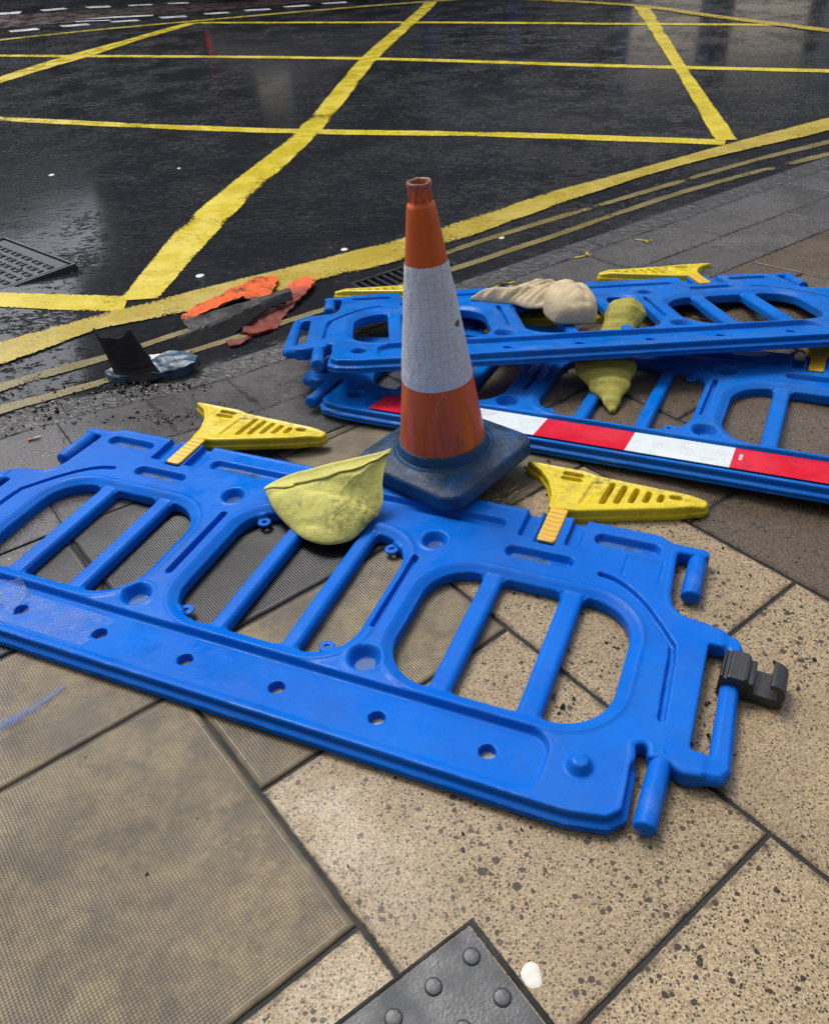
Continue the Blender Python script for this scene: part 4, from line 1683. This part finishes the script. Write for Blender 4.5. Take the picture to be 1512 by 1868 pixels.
def shard(name, P, z0, thick, mat, label, cat='cone fragment', zf=None, group='broken pieces of an old traffic cone by the kerb', jag=.011, parent=None, rough_=.011):
    P = [np.array(p, float) for p in P]
    c = sum(P) / len(P)
    ring = []
    for i in range(len(P)):
        a, b = P[i], P[(i + 1) % len(P)]
        k = max(1, int(np.linalg.norm(b - a) / .022))
        for j in range(k):
            p = a + (b - a) * j / k
            if j:
                p = p + np.array([random.uniform(-jag, jag), random.uniform(-jag, jag)])
            ring.append(p)
    bm = bmesh.new()
    f = bm.faces.new([bm.verts.new((p[0] - c[0], p[1] - c[1], 0)) for p in ring])
    bmesh.ops.triangulate(bm, faces=bm.faces)
    for _ in range(3):
        bmesh.ops.subdivide_edges(bm, edges=[e for e in bm.edges if e.calc_length() > .022], cuts=1)
        bmesh.ops.triangulate(bm, faces=bm.faces)
    for v in bm.verts:
        v.co.z = (zf(v.co.x, v.co.y) if zf else 0) + rough_ * noise.noise((v.co.x * 22 + c[0] * 9, v.co.y * 22, 1.3))
    o = obj(name, bm, mat, parent, False)
    if o.data.polygons[0].normal.z < 0:
        o.data.flip_normals()
    o.location = (c[0], c[1], z0 if parent else float(GR(c[0], c[1])) + z0)
    so = o.modifiers.new('thickness', 'SOLIDIFY')
    so.thickness = thick
    so.offset = -1
    if label:
        tag(o, label, cat, group)
    return o


shard('cone_fragment', [(-1.117,3.973),(-1.067,4.088),(-0.937,4.171),(-0.847,4.265),(-0.77,4.373),(-0.668,4.401),(-0.654,4.345),(-0.675,4.164),(-0.723,4.066),(-0.797,4.092),(-0.815,4.13),(-0.89,4.046),(-0.931,3.998),(-0.99,3.961),(-1.079,3.915)],
      .030, .012, M_SHARD, 'larger bright orange torn rubber fragment lying on the dirty yellow line', zf=lambda x, y: .018 * math.cos(x * 9) + .02 * max(0, y))
shard('cone_fragment', [(-0.633,4.191),(-0.556,4.326),(-0.506,4.395),(-0.455,4.34),(-0.457,4.264),(-0.523,4.08),(-0.56,3.997),(-0.601,3.891),(-0.611,3.797),(-0.698,3.724),(-0.793,3.763),(-0.766,3.852),(-0.672,4.001)],
      .022, .012, M_SHARD2, 'long orange fragment, dark red and dirty at its near end, beside the black strip', zf=lambda x, y: .012 * math.sin(y * 8))
shard('rubber_strip', [(-1.107,3.554),(-1.024,3.72),(-1.066,3.807),(-0.777,3.973),(-0.566,4.110),(-0.547,4.051),(-0.689,3.925),(-0.831,3.757),(-0.988,3.593),(-1.077,3.529)],
      .055, .014, M_RUBBER, 'long black strip of torn rubber lying across the orange fragments', 'rubber strip',
      zf=lambda x, y: (lambda q: .010 + .012 * min(1, q * 12) if q > 0 else .010 + q * .9)(-.65 * x + .76 * y - .012) + .02 * (x + y), jag=.005, rough_=.003)
shard('cone_fragment', [(-0.847,3.663),(-0.824,3.689),(-0.725,3.698),(-0.758,3.65),(-0.82,3.618)], .014, .010, M_SHARD2,
      'small dull orange chip of rubber lying by itself near the kerb')

# the torn-off black foot of a cone on a piece of its blue base
stub = empty('cone_stump', 'torn black cone neck curling up from a broken blue base at the kerb', 'cone stump', (-1.17, 3.33, float(GR(-1.17, 3.33))), (0, 0, 0),
             'broken pieces of an old traffic cone by the kerb')
M_BLUEBASE = NT('wet blue grey rubber')
v_ = M_BLUEBASE.coord()
M_BLUEBASE = M_BLUEBASE.set(color=M_BLUEBASE.mix(M_BLUEBASE.ramp(M_BLUEBASE.noise(v_, 14, 6, .7), [(.4, 0), (.65, 1)]), (.035, .085, .15), (.02, .03, .04)),
                            rough=.22, normal=M_BLUEBASE.bump(M_BLUEBASE.noise(v_, 45, 5, .7), .6, .006))
fb = shard('base_piece', [(-1.34,3.316),(-1.27,3.372),(-1.16,3.365),(-1.11,3.457),(-1.006,3.465),(-0.94,3.40),(-0.945,3.333),(-1.027,3.277),(-1.108,3.261),(-1.18,3.27),(-1.25,3.235),(-1.31,3.27)], .045, .04, M_BLUEBASE, None, parent=stub, jag=.003)
fb.location = (0.05, 0.01, .048)
fw = shard('white_lining', [(-1.143,3.50),(-0.984,3.497),(-0.945,3.45),(-0.955,3.41),(-1.10,3.42)], .02, .006, plain('dirty white lining', (.55, .55, .52), .5), None, parent=stub)
fw.location = (.125, .105, .030)
bm = bmesh.new()
nu, nv = 26, 22
grid = []
for j in range(nv + 1):
    row = []
    t = j / nv
    for i in range(nu + 1):
        a = (i / nu - .5) * 1.95 - .12
        # a curved sheet: wide and flaring at the foot, narrower and leaning left at the top
        rr3 = .122 - .022 * t + .05 * max(0, .22 - t) ** 1.0 * 2
        lift = .165 * t
        x = math.sin(a) * rr3 + .035 - .090 * t
        y = -math.cos(a) * rr3 * .7 + .06 * t + .035
        z = .050 + lift + .010 * (2 * i / nu - 1) ** 2 * t - .018 * math.sin(i / nu * 3.1) * t + (.004 * math.sin(i * .55 + 1) + .003 * math.sin(i * 2.1)) * (j == nv)
        if abs(t - .24) < .025 or abs(t - .33) < .02:
            x *= 1.02
            y -= .003
        z -= .055 * (1 - t) * (a > .2) * (a - .2) * .0
        row.append(bm.verts.new((x - .02, y - .03, z - .03 * (1 - t))))
    grid.append(row)
for j in range(nv):
    for i in range(nu):
        bm.faces.new((grid[j][i], grid[j][i + 1], grid[j + 1][i + 1], grid[j + 1][i]))
st_ = obj('torn_neck', bm, M_RUBBER, stub, True)
so = st_.modifiers.new('thickness', 'SOLIDIFY')
so.thickness = .010

# ------------------------------------------------------------------ manhole cover and gully grate
def local_box(bm, q, u0, u1, v0, v1, z0, z1, bev=0):
    c, u, v = q['c'], q['u'], q['v']
    pts = []
    for z in (z0, z1):
        for a, b in ((u0, v0), (u1, v0), (u1, v1), (u0, v1)):
            p = c + u * a + v * b
            pts.append(bm.verts.new((p[0], p[1], z)))
    for f in ((3, 2, 1, 0), (4, 5, 6, 7), (0, 1, 5, 4), (1, 2, 6, 5), (2, 3, 7, 6), (3, 0, 4, 7)):
        bm.faces.new([pts[i] for i in f])


def fix_obj(name, bm, mat, parent, root):
    bmesh.ops.recalc_face_normals(bm, faces=bm.faces)
    bmesh.ops.translate(bm, verts=bm.verts, vec=-Vector(root.location))
    return obj(name, bm, mat, parent)


mz = float(GR(*(MH['c'] + MH['u'] * .4 + MH['v'] * .3)))
mh = empty('manhole_cover', 'rectangular iron manhole cover with raised bars, sunk in the road', 'manhole cover',
           (*(MH['c'] + MH['u'] * MH['a'] / 2 + MH['v'] * MH['b'] / 2), mz))
a, b = MH['a'], MH['b']
bm = bmesh.new()
for u0, u1, v0, v1 in ((0, a, 0, .018), (0, a, b - .018, b), (0, .018, .018, b - .018), (a - .018, a, .018, b - .018)):
    local_box(bm, MH, u0 + .001, u1 - .001, v0 + .001, v1 - .001, mz - .08, mz + .001)
fix_obj('frame', bm, M_IRON, mh, mh)
bm = bmesh.new()
local_box(bm, MH, .018, a - .018, .018, b - .018, mz - .085, mz - .070)
fix_obj('pit', bm, M_DARKGAP, mh, mh)
bm = bmesh.new()
local_box(bm, MH, .050, a - .019, .022, b - .019, mz - .05, mz - .008)
fix_obj('cover_plate', bm, M_IRON, mh, mh)
bm = bmesh.new()
for i in range(12):
    for j in range(8):
        u0, v0 = .085 + i * .062, .095 + j * .068
        if u0 > a - .07 or v0 > b - .06:
            continue
        if (i + j) % 2:
            local_box(bm, MH, u0, u0 + .040, v0, v0 + .010, mz - .0082, mz - .002)
            local_box(bm, MH, u0, u0 + .010, v0 + .010, v0 + .034, mz - .0082, mz - .002)
        else:
            local_box(bm, MH, u0, u0 + .010, v0, v0 + .036, mz - .0082, mz - .002)
            local_box(bm, MH, u0 + .010, u0 + .036, v0 + .026, v0 + .036, mz - .0082, mz - .002)
            local_box(bm, MH, u0 + .026, u0 + .036, v0, v0 + .020, mz - .0082, mz - .002)
fix_obj('raised_bars', bm, M_IRON, mh, mh)

gz_ = float(GR(*(GU['c'] + GU['u'] * .3 + GU['v'] * .1)))
gu = empty('gully_grate', 'black iron gully grate in the road beside the kerb', 'drain grate', (*(GU['c'] + GU['u'] * .3 + GU['v'] * .1), gz_))
a, b = GU['a'], GU['b']
bm = bmesh.new()
for u0, u1, v0, v1 in ((0, a, 0, .020), (0, a, b - .020, b), (0, .022, .020, b - .020), (a - .022, a, .020, b - .020)):
    local_box(bm, GU, u0 + .001, u1 - .001, v0 + .001, v1 - .001, gz_ - .07, gz_ + .001)
fix_obj('frame', bm, M_IRON, gu, gu)
for k in range(11):
    bm = bmesh.new()
    u0 = .022 + .030 + k * .048
    local_box(bm, GU, u0, u0 + .017, .020, b - .020, gz_ - .06, gz_ - .003)
    fix_obj('bar', bm, M_IRON, gu, gu)
bm = bmesh.new()
local_box(bm, GU, .022, a - .022, .020, b - .020, gz_ - .30, gz_ - .28)
fix_obj('pit', bm, M_DARKGAP, gu, gu)

# ------------------------------------------------------------------ tactile paving unit
tq = dict(c=np.array([.054, .791]), u=np.array([-.838, -.545]), v=np.array([.545, -.838]))
tact = empty('tactile_slab', 'dark grey blister tactile slab at the bottom edge, set among tan slabs', 'paving slab', (.0, .6, .0))
bm = bmesh.new()
local_box(bm, tq, .0, .80, .0, .60, -.02, .0045)
bmesh.ops.recalc_face_normals(bm, faces=bm.faces)
bmesh.ops.bevel(bm, geom=[e for e in bm.edges if all(v.co.z > 0 for v in e.verts)], offset=.004, segments=2, affect='EDGES')
fix_obj('slab', bm, M_TACT, tact, tact)
bm = bmesh.new()
local_box(bm, tq, -.012, .0005, -.006, .60, -.02, .0032)
local_box(bm, tq, .0, .80, -.006, .0005, -.02, .0026)
fix_obj('black_sealant', bm, M_RUBBER, tact, tact)
me_bl = bpy.data.meshes.new('blister')
bm = bmesh.new()
lathe(bm, [(.0175, 0), (.0168, .0020), (.0150, .0036), (.0130, .0042), (.004, .0044)], 26)
bm.to_mesh(me_bl)
bm.free()
me_bl.polygons.foreach_set('use_smooth', [True] * len(me_bl.polygons))
me_bl.materials.append(M_TACT)
for i in range(5):
    for j in range(4):
        p = tq['c'] + tq['u'] * (.036 + .0905 * i) + tq['v'] * (.052 + .0905 * j)
        if p[1] < .54:
            continue
        part('blister', me_bl, tact, (p[0], p[1] - .6, .0043))


# ------------------------------------------------------------------ small litter
def gum(x, y, r, label, on_road=True):
    bm = bmesh.new()
    n = 22
    z = float(GR(x, y) if on_road else G(x, y)) + .0005
    A = []
    sh = random.random() * 9
    for k, (f, zz) in enumerate(((1, 0), (.88, .0014), (.4, .0018))):
        A.append([bm.verts.new((math.cos(2 * math.pi * i / n) * r * f * (1 + .25 * noise.noise((math.cos(6.28 * i / n) * 1.3 + sh, math.sin(6.28 * i / n) * 1.3, sh))),
                                math.sin(2 * math.pi * i / n) * r * 1.25 * f * (1 + .2 * noise.noise((math.sin(6.28 * i / n) * 1.3, sh, 2))), zz)) for i in range(n)])
    for P, Q in zip(A[:-1], A[1:]):
        for i in range(n):
            bm.faces.new((P[i], P[(i + 1) % n], Q[(i + 1) % n], Q[i]))
    bm.faces.new(A[-1])
    o = obj('chewing_gum', bm, M_GUM, None, True)
    o.location = (x, y, z)
    tag(o, label, 'chewing gum', 'white spots of chewing gum')


gum(.162, .688, .019, 'flattened white chewing gum on the tan slab beside the tactile slab', False)
gum(-1.122, 4.57, .022, 'white gum spot on the wet road just above the orange fragments')
gum(-.311, 4.834, .020, 'small white gum spot on the road left of the cone, by the yellow border')
gum(-2.684, 6.92, .022, 'pale gum spot on the wet road at the left, above the manhole cover')
gum(-1.664, 6.864, .014, 'tiny pale gum spot on dark road between the left edge and the diagonal line')
gum(.62, 4.86, .020, 'small white gum spot on the kerb lines just right of the cone')

bm = bmesh.new()
lathe(bm, [(.0036, 0), (.004, .0006), (.004, .022)], 12, 'Y')
butt = empty('cigarette_butt', 'orange-tipped cigarette end lying in the kerb joint at the left', 'cigarette end', (-1.462, 2.742, float(G(-1.45, 2.74)) + .0045), (0, 0, -1.05))
obj('filter', bm, plain('cork tip paper', (.55, .22, .08), .6), butt, True)
bm = bmesh.new()
lathe(bm, [(.0039, .0222), (.0039, .046), (.003, .048)], 12, 'Y')
obj('paper', bm, plain('cigarette paper', (.7, .62, .52), .6), butt, True)

# grass growing by the cone base
bm = bmesh.new()
for i in range(70):
    a = random.uniform(0, 6.28)
    p0 = Vector((random.gauss(0, .018), random.gauss(0, .022), 0))
    L = random.uniform(.04, .11)
    d = Vector((math.cos(a), math.sin(a), 0))
    pts = [p0, p0 + d * L * .35 + Vector((0, 0, L * .38)), p0 + d * L * .8 + Vector((0, 0, L * .42)), p0 + d * L * 1.15 + Vector((0, 0, L * .22))]
    w = d.cross(Vector((0, 0, 1))) * .0016
    prev_ = None
    for k, p in enumerate(pts):
        f = 1 - k / 3.2
        cur = (bm.verts.new(p - w * f), bm.verts.new(p + w * f))
        if prev_:
            bm.faces.new((prev_[0], prev_[1], cur[1], cur[0]))
        prev_ = cur
gt = obj('grass_tuft', bm, mat_stone('dry grass', (.10, .09, .03), (.17, .15, .05), .6))
gt.location = (.285, 2.135, .0)
tag(gt, 'small tuft of dry grass growing in the joint under the cone base', 'grass')

# blue paint mark on the near left slab
PM = NT('blue marking paint')
v_ = PM.coord()
tr_ = PM.n('ShaderNodeBsdfTransparent')
ms_ = PM.n('ShaderNodeMixShader')
u_ = PM.sep(PM.coord(kind='UV'))[1]
edge_ = PM.math('MULTIPLY', PM.math('ABSOLUTE', PM.math('SUBTRACT', u_, .5)), 2.0)
fac_ = PM.math('SUBTRACT', PM.math('MULTIPLY', PM.noise(v_, 60, 6, .7), 1.05), PM.math('MULTIPLY', edge_, .55), clamp=True)
PM.l(fac_, ms_.inputs[0])
PM.l(tr_, ms_.inputs[1])
PM.l(PM.b, ms_.inputs[2])
PM.l(ms_, PM.out.inputs[0])
PM.set(color=(.02, .10, .34), rough=.5)
V, F, U = [], [], []
for i in range(14):
    f = i / 13
    p = np.array([-1.30, 1.13]) * (1 - f) + np.array([-.955, 1.485]) * f + np.array([.012 * math.sin(i * .7), 0])
    w = .030 * math.sin(.3 + 2.5 * f)
    for s in (-1, 1):
        V.append((p[0] - s * w * .7, p[1] + s * w * .7, .0035))
        U.append((f, (s + 1) / 2))
    if i:
        k = 2 * i
        F.append((k - 2, k - 1, k + 1, k))
pm = pymesh('paint_mark', V, F, PM.m)
uvl = pm.data.uv_layers.new(name='UVMap')
for lp in pm.data.loops:
    uvl.data[lp.index].uv = U[lp.vertex_index]
if pm.data.polygons[0].normal.z < 0:
    pm.data.flip_normals()
structure(pm)

# yellow survey paint dashes on the grey slabs
marks = []
for (x, y, L, a_) in ((1.02, 4.44, .10, .3), (1.05, 4.47, .06, 1.2), (1.40, 4.62, .09, -.5), (1.43, 4.60, .05, .6), (1.36, 4.05, .11, .55), (.50, 4.10, .16, .5), (.53, 4.06, .14, .62), (.56, 4.13, .10, .4)):
    d_, n_ = np.array([math.cos(a_), math.sin(a_)]) * L / 2, np.array([-math.sin(a_), math.cos(a_)]) * .011
    c_ = np.array([x, y])
    n_ = n_ * .7
    marks.append([tuple(c_ - d_ - n_), tuple(c_ + d_ - n_), tuple(c_ + d_ + n_), tuple(c_ - d_ + n_)])
ym = flat_marks('yellow_paint_dashes', marks, M_YEL_DIRTY, .0165)

# ------------------------------------------------------------------ the other side of the street (seen mirrored in the wet road)
def box(bm, x0, x1, y0, y1, z0, z1, mi=0):
    v = [bm.verts.new(p) for z in (z0, z1) for p in ((x0, y0, z), (x1, y0, z), (x1, y1, z), (x0, y1, z))]
    for f in ((3, 2, 1, 0), (4, 5, 6, 7), (0, 1, 5, 4), (1, 2, 6, 5), (2, 3, 7, 6), (3, 0, 4, 7)):
        bm.faces.new([v[i] for i in f]).material_index = mi


M_GLASS = plain('dark window glass', (.015, .018, .022), .05, spec=.6)
M_LIT = NT('lit shop window')
M_LIT.b.inputs['Emission Color'].default_value = (1.0, .86, .68, 1)
M_LIT.b.inputs['Emission Strength'].default_value = .25
M_LIT = M_LIT.set(color=(.3, .27, .22), rough=.1)


def facade(label, x0, x1, yf, hgt, wall, trim, shop, floors, bays, lit=(), ang=0.0, name='street_building'):
    w = x1 - x0
    t = empty(name, label, 'building', ((x0 + x1) / 2, yf, -.08), (0, 0, ang), 'buildings along the street')
    gh = 4.0
    fh = (hgt - gh - .8) / max(1, floors)
    bw = w / bays
    bm = bmesh.new()
    # wall built as piers, spandrels and a core, so that every window is a real recess
    box(bm, -w / 2, w / 2, .35, 9, 0, hgt)
    for i in range(bays + 1):
        xc = -w / 2 + i * bw
        box(bm, max(-w / 2, xc - .45), min(w / 2, xc + .45), 0, .35, gh, hgt)
    for f in range(floors + 1 if floors else 0):
        z = gh + f * fh
        for i in range(bays):
            xc = -w / 2 + i * bw
            box(bm, xc + .45, xc + bw - .45, .02, .35, z, min(hgt, z + 1.0))
    obj('wall', bm, wall, t)
    bm = bmesh.new()
    box(bm, -w / 2 - .1, w / 2 + .1, -.35, 0, hgt - .6, hgt)
    obj('cornice', bm, trim, t)
    bm = bmesh.new()
    box(bm, -w / 2, w / 2, -.15, -.001, gh - .5, gh)
    obj('fascia', bm, trim, t)
    for i in range(bays):
        xc = -w / 2 + (i + .5) * bw
        bm = bmesh.new()
        box(bm, xc - bw / 2 + .35, xc + bw / 2 - .35, .15, .33, .7, gh - .9)
        obj('shop_window', bm, M_LIT if i in lit else M_GLASS, t)
        bm = bmesh.new()
        box(bm, xc - bw / 2, xc - bw / 2 + .35, -.05, .34, 0, gh - .5)
        box(bm, xc + bw / 2 - .35, xc + bw / 2, -.05, .34, 0, gh - .5)
        box(bm, xc - bw / 2 + .35, xc + bw / 2 - .35, 0, .34, 0, .7)
        box(bm, xc - bw / 2 + .35, xc + bw / 2 - .35, -.02, .34, gh - .9, gh - .5)
        obj('shopfront', bm, shop[i % len(shop)], t)
        for f in range(floors):
            z = gh + f * fh
            bm = bmesh.new()
            a_, b_ = xc - bw / 2 + .45, xc + bw / 2 - .45
            box(bm, a_, b_, .12, .18, z + 1.0, z + 1.08)
            box(bm, a_, b_, .12, .18, z + fh - .08, z + fh)
            box(bm, a_, a_ + .08, .12, .18, z + 1.08, z + fh - .08)
            box(bm, b_ - .08, b_, .12, .18, z + 1.08, z + fh - .08)
            box(bm, (a_ + b_) / 2 - .03, (a_ + b_) / 2 + .03, .12, .18, z + 1.08, z + fh - .08)
            wf = obj('window', bm, trim, t)
            bm = bmesh.new()
            box(bm, a_ + .001, b_ - .001, .20, .24, z + 1.001, z + fh - .001)
            obj('pane', bm, M_GLASS, wf)
    return t


W_DARK = plain('dark sandstone', (.095, .092, .092), .8)
W_RED = plain('red sandstone', (.11, .055, .040), .8)
W_PALE = plain('pale sandstone', (.26, .235, .20), .8)
W_GREY = plain('grey render', (.17, .18, .19), .8)
S_BLUE = plain('blue shopfront paint', (.01, .05, .16), .4)
S_BLACK = plain('black shopfront paint', (.01, .01, .011), .4)
S_WHITE = plain('white shopfront paint', (.45, .45, .44), .5)
S_GREEN = plain('green shopfront paint', (.02, .05, .035), .4)
T_PALE = plain('painted trim', (.35, .34, .32), .7)
facade('dark sandstone block with black shopfronts across the road', -8.8, 1.0, 25.6, 17, W_DARK, W_DARK, [S_BLACK, S_GREEN], 3, 6, (3,), .04)
facade('pale stone block with a blue shopfront across the road', 1.1, 9.2, 26.0, 14.5, W_GREY, T_PALE, [S_BLUE, S_BLACK], 3, 3, (2,), .04)
facade('low grey corner block across the road', 9.3, 24, 26.3, 10.5, W_GREY, T_PALE, [S_BLACK, S_WHITE, S_BLACK], 2, 5, (0, 3), .04)
facade('low row of single storey shops to the left across the road', -24, -9.0, 25.0, 5.6, W_GREY, W_DARK, [S_BLACK, S_GREEN], 0, 5, (), .04)
facade('pale sandstone block far down the street on the left', -44, -24, 34, 13, W_PALE, T_PALE, [S_BLACK, S_BLUE], 3, 6, (2,), .25)
facade('grey building behind the pavement', -12, 12, 4.2, 12, W_GREY, T_PALE, [S_BLACK, S_WHITE], 3, 7, (), math.pi)  # unseen, added to block sky from behind and darken camera-facing sides
for o_ in COL.objects:
    if o_.get('label') == 'grey building behind the pavement':
        o_.location = (0, -4.2, -.01)
bm = bmesh.new()
box(bm, -60, 60, 21.4, 60, -.2, .03)
structure(obj('far_pavement', bm, M_GREY))

# a dark car standing on the far side of the junction, its red tail lamp lit
car = empty('parked_car', 'dark car beyond the junction, only the foot of its bumper in view', 'car', (-1.35, 19.4, -.092), (0, 0, .12))
M_CAR = plain('black car paint', (.012, .013, .016), .18, coat=1.0)
secs = [(-2.15, .34, .62, .72), (-2.05, .22, .92, .80), (-1.7, .20, 1.0, .84), (-1.2, .20, 1.02, .86), (1.1, .20, .98, .86), (1.7, .20, .90, .82), (2.05, .24, .78, .74), (2.15, .36, .60, .62)]
bm = bmesh.new()
rings = []
for x, z0, z1, hw in secs:
    ring = []
    for k in range(20):
        a = 2 * math.pi * k / 20
        ca_, sa_ = math.cos(a), math.sin(a)
        ring.append(bm.verts.new((x, math.copysign(abs(ca_) ** .45, ca_) * hw, (z0 + z1) / 2 + math.copysign(abs(sa_) ** .5, sa_) * (z1 - z0) / 2)))
    rings.append(ring)
for A, B in zip(rings[:-1], rings[1:]):
    for k in range(20):
        bm.faces.new((A[k], A[(k + 1) % 20], B[(k + 1) % 20], B[k]))
bm.faces.new(rings[0][::-1])
bm.faces.new(rings[-1])
bmesh.ops.recalc_face_normals(bm, faces=bm.faces)
obj('body', bm, M_CAR, car, True)
bm = bmesh.new()
v = [bm.verts.new(p) for p in ((-1.75, -.74, .97), (1.15, -.74, .95), (1.15, .74, .95), (-1.75, .74, .97), (-1.15, -.58, 1.44), (.25, -.58, 1.44), (.25, .58, 1.44), (-1.15, .58, 1.44))]
for f in ((4, 5, 6, 7), (0, 1, 5, 4), (1, 2, 6, 5), (2, 3, 7, 6), (3, 0, 4, 7), (3, 2, 1, 0)):
    bm.faces.new([v[i] for i in f])
bmesh.ops.bevel(bm, geom=list(bm.edges), offset=.07, segments=3, affect='EDGES')
obj('cabin', bm, M_GLASS, car, True)
M_TAIL = NT('lit red tail lamp')
M_TAIL.b.inputs['Emission Color'].default_value = (1, .03, .015, 1)
M_TAIL.b.inputs['Emission Strength'].default_value = .4
M_TAIL = M_TAIL.set(color=(.4, .01, .01), rough=.2)
for sy in (-1, 1):
    bm = bmesh.new()
    box(bm, -2.17, -2.02, sy * .60 - .12, sy * .60 + .12, .62, .86)
    bmesh.ops.bevel(bm, geom=list(bm.edges), offset=.03, segments=2, affect='EDGES')
    obj('tail_lamp', bm, M_TAIL, car, True)
    for wx in (-1.35, 1.35):
        bm = bmesh.new()
        lathe(bm, [(.20, -.09), (.31, -.10), (.325, -.06), (.325, .06), (.31, .10), (.20, .09)], 32, 'Y')
        wh = obj('wheel', bm, M_RUBBER, car, True)
        wh.location = (wx, sy * .76, .325)

# ------------------------------------------------------------------ grit and small stones
bm = bmesh.new()


def stone(x, y, r, road=False):
    if road is None:
        s = KN[0] * x + KN[1] * y
        z = float(GR(x, y) if s > 3.35 else G(x, y))
    else:
        z = float(GR(x, y) if road else G(x, y))
    M = Matrix.Translation((x, y, z + r * .42)) @ Euler((random.random() * 6, random.random() * 6, random.random() * 6)).to_matrix().to_4x4() \
        @ Matrix.Diagonal((r * random.uniform(.8, 1.4), r * random.uniform(.7, 1.1), r * random.uniform(.35, .7), 1))
    q = bmesh.ops.create_icosphere(bm, subdivisions=1, radius=1.0, matrix=M)
    for v in q['verts']:
        v.co += Vector((random.uniform(-1, 1), random.uniform(-1, 1), random.uniform(-1, 1))) * r * .16


for cx, cy, sx, sy, n, r0, r1 in ((-1.22, 3.21, .11, .05, 130, .005, .012), (-1.04, 3.20, .12, .05, 40, .004, .010), (-1.45, 3.02, .12, .10, 70, .004, .011), (-1.30, 2.95, .25, .16, 70, .002, .007),
                                  (-.98, 2.92, .10, .03, 70, .004, .009), (-.80, 2.98, .20, .06, 50, .002, .006), (-.75, 3.70, .25, .12, 60, .003, .009),
                                  (.60, 1.38, .12, .09, 40, .004, .010), (.76, 1.37, .10, .09, 26, .004, .010), (.66, 1.16, .05, .05, 12, .004, .009), (.98, 1.75, .22, .15, 120, .002, .006),
                                  (-1.98, 4.77, .08, .06, 90, .005, .012), (.2, .98, .3, .12, 10, .003, .006), (-.4, .8, .5, .3, 8, .002, .004), (0, 2.9, 1.5, .9, 90, .002, .005),
                                  (-.6, 3.55, .7, .18, 90, .002, .006), (1.3, 4.8, 1.2, .4, 60, .002, .005), (.45, 2.2, .15, .1, 16, .003, .008)):
    for _ in range(n):
        x, y = random.gauss(cx, sx), random.gauss(cy, sy)
        r = random.uniform(r0, r1) * (.45 + .55 * random.random())
        stone(x, y, r, None)
for x, y, r in ((.058, .985, .006), (.185, .985, .0055), (.205, .99, .004), (-.19, .93, .005), (-.035, 1.86, .010)):
    stone(x, y, r)
gravel = obj('gravel', bm, M_GRAVEL)
tag(gravel, 'dark wet grit and small stones scattered along the kerb and slabs', 'gravel', kind='stuff')
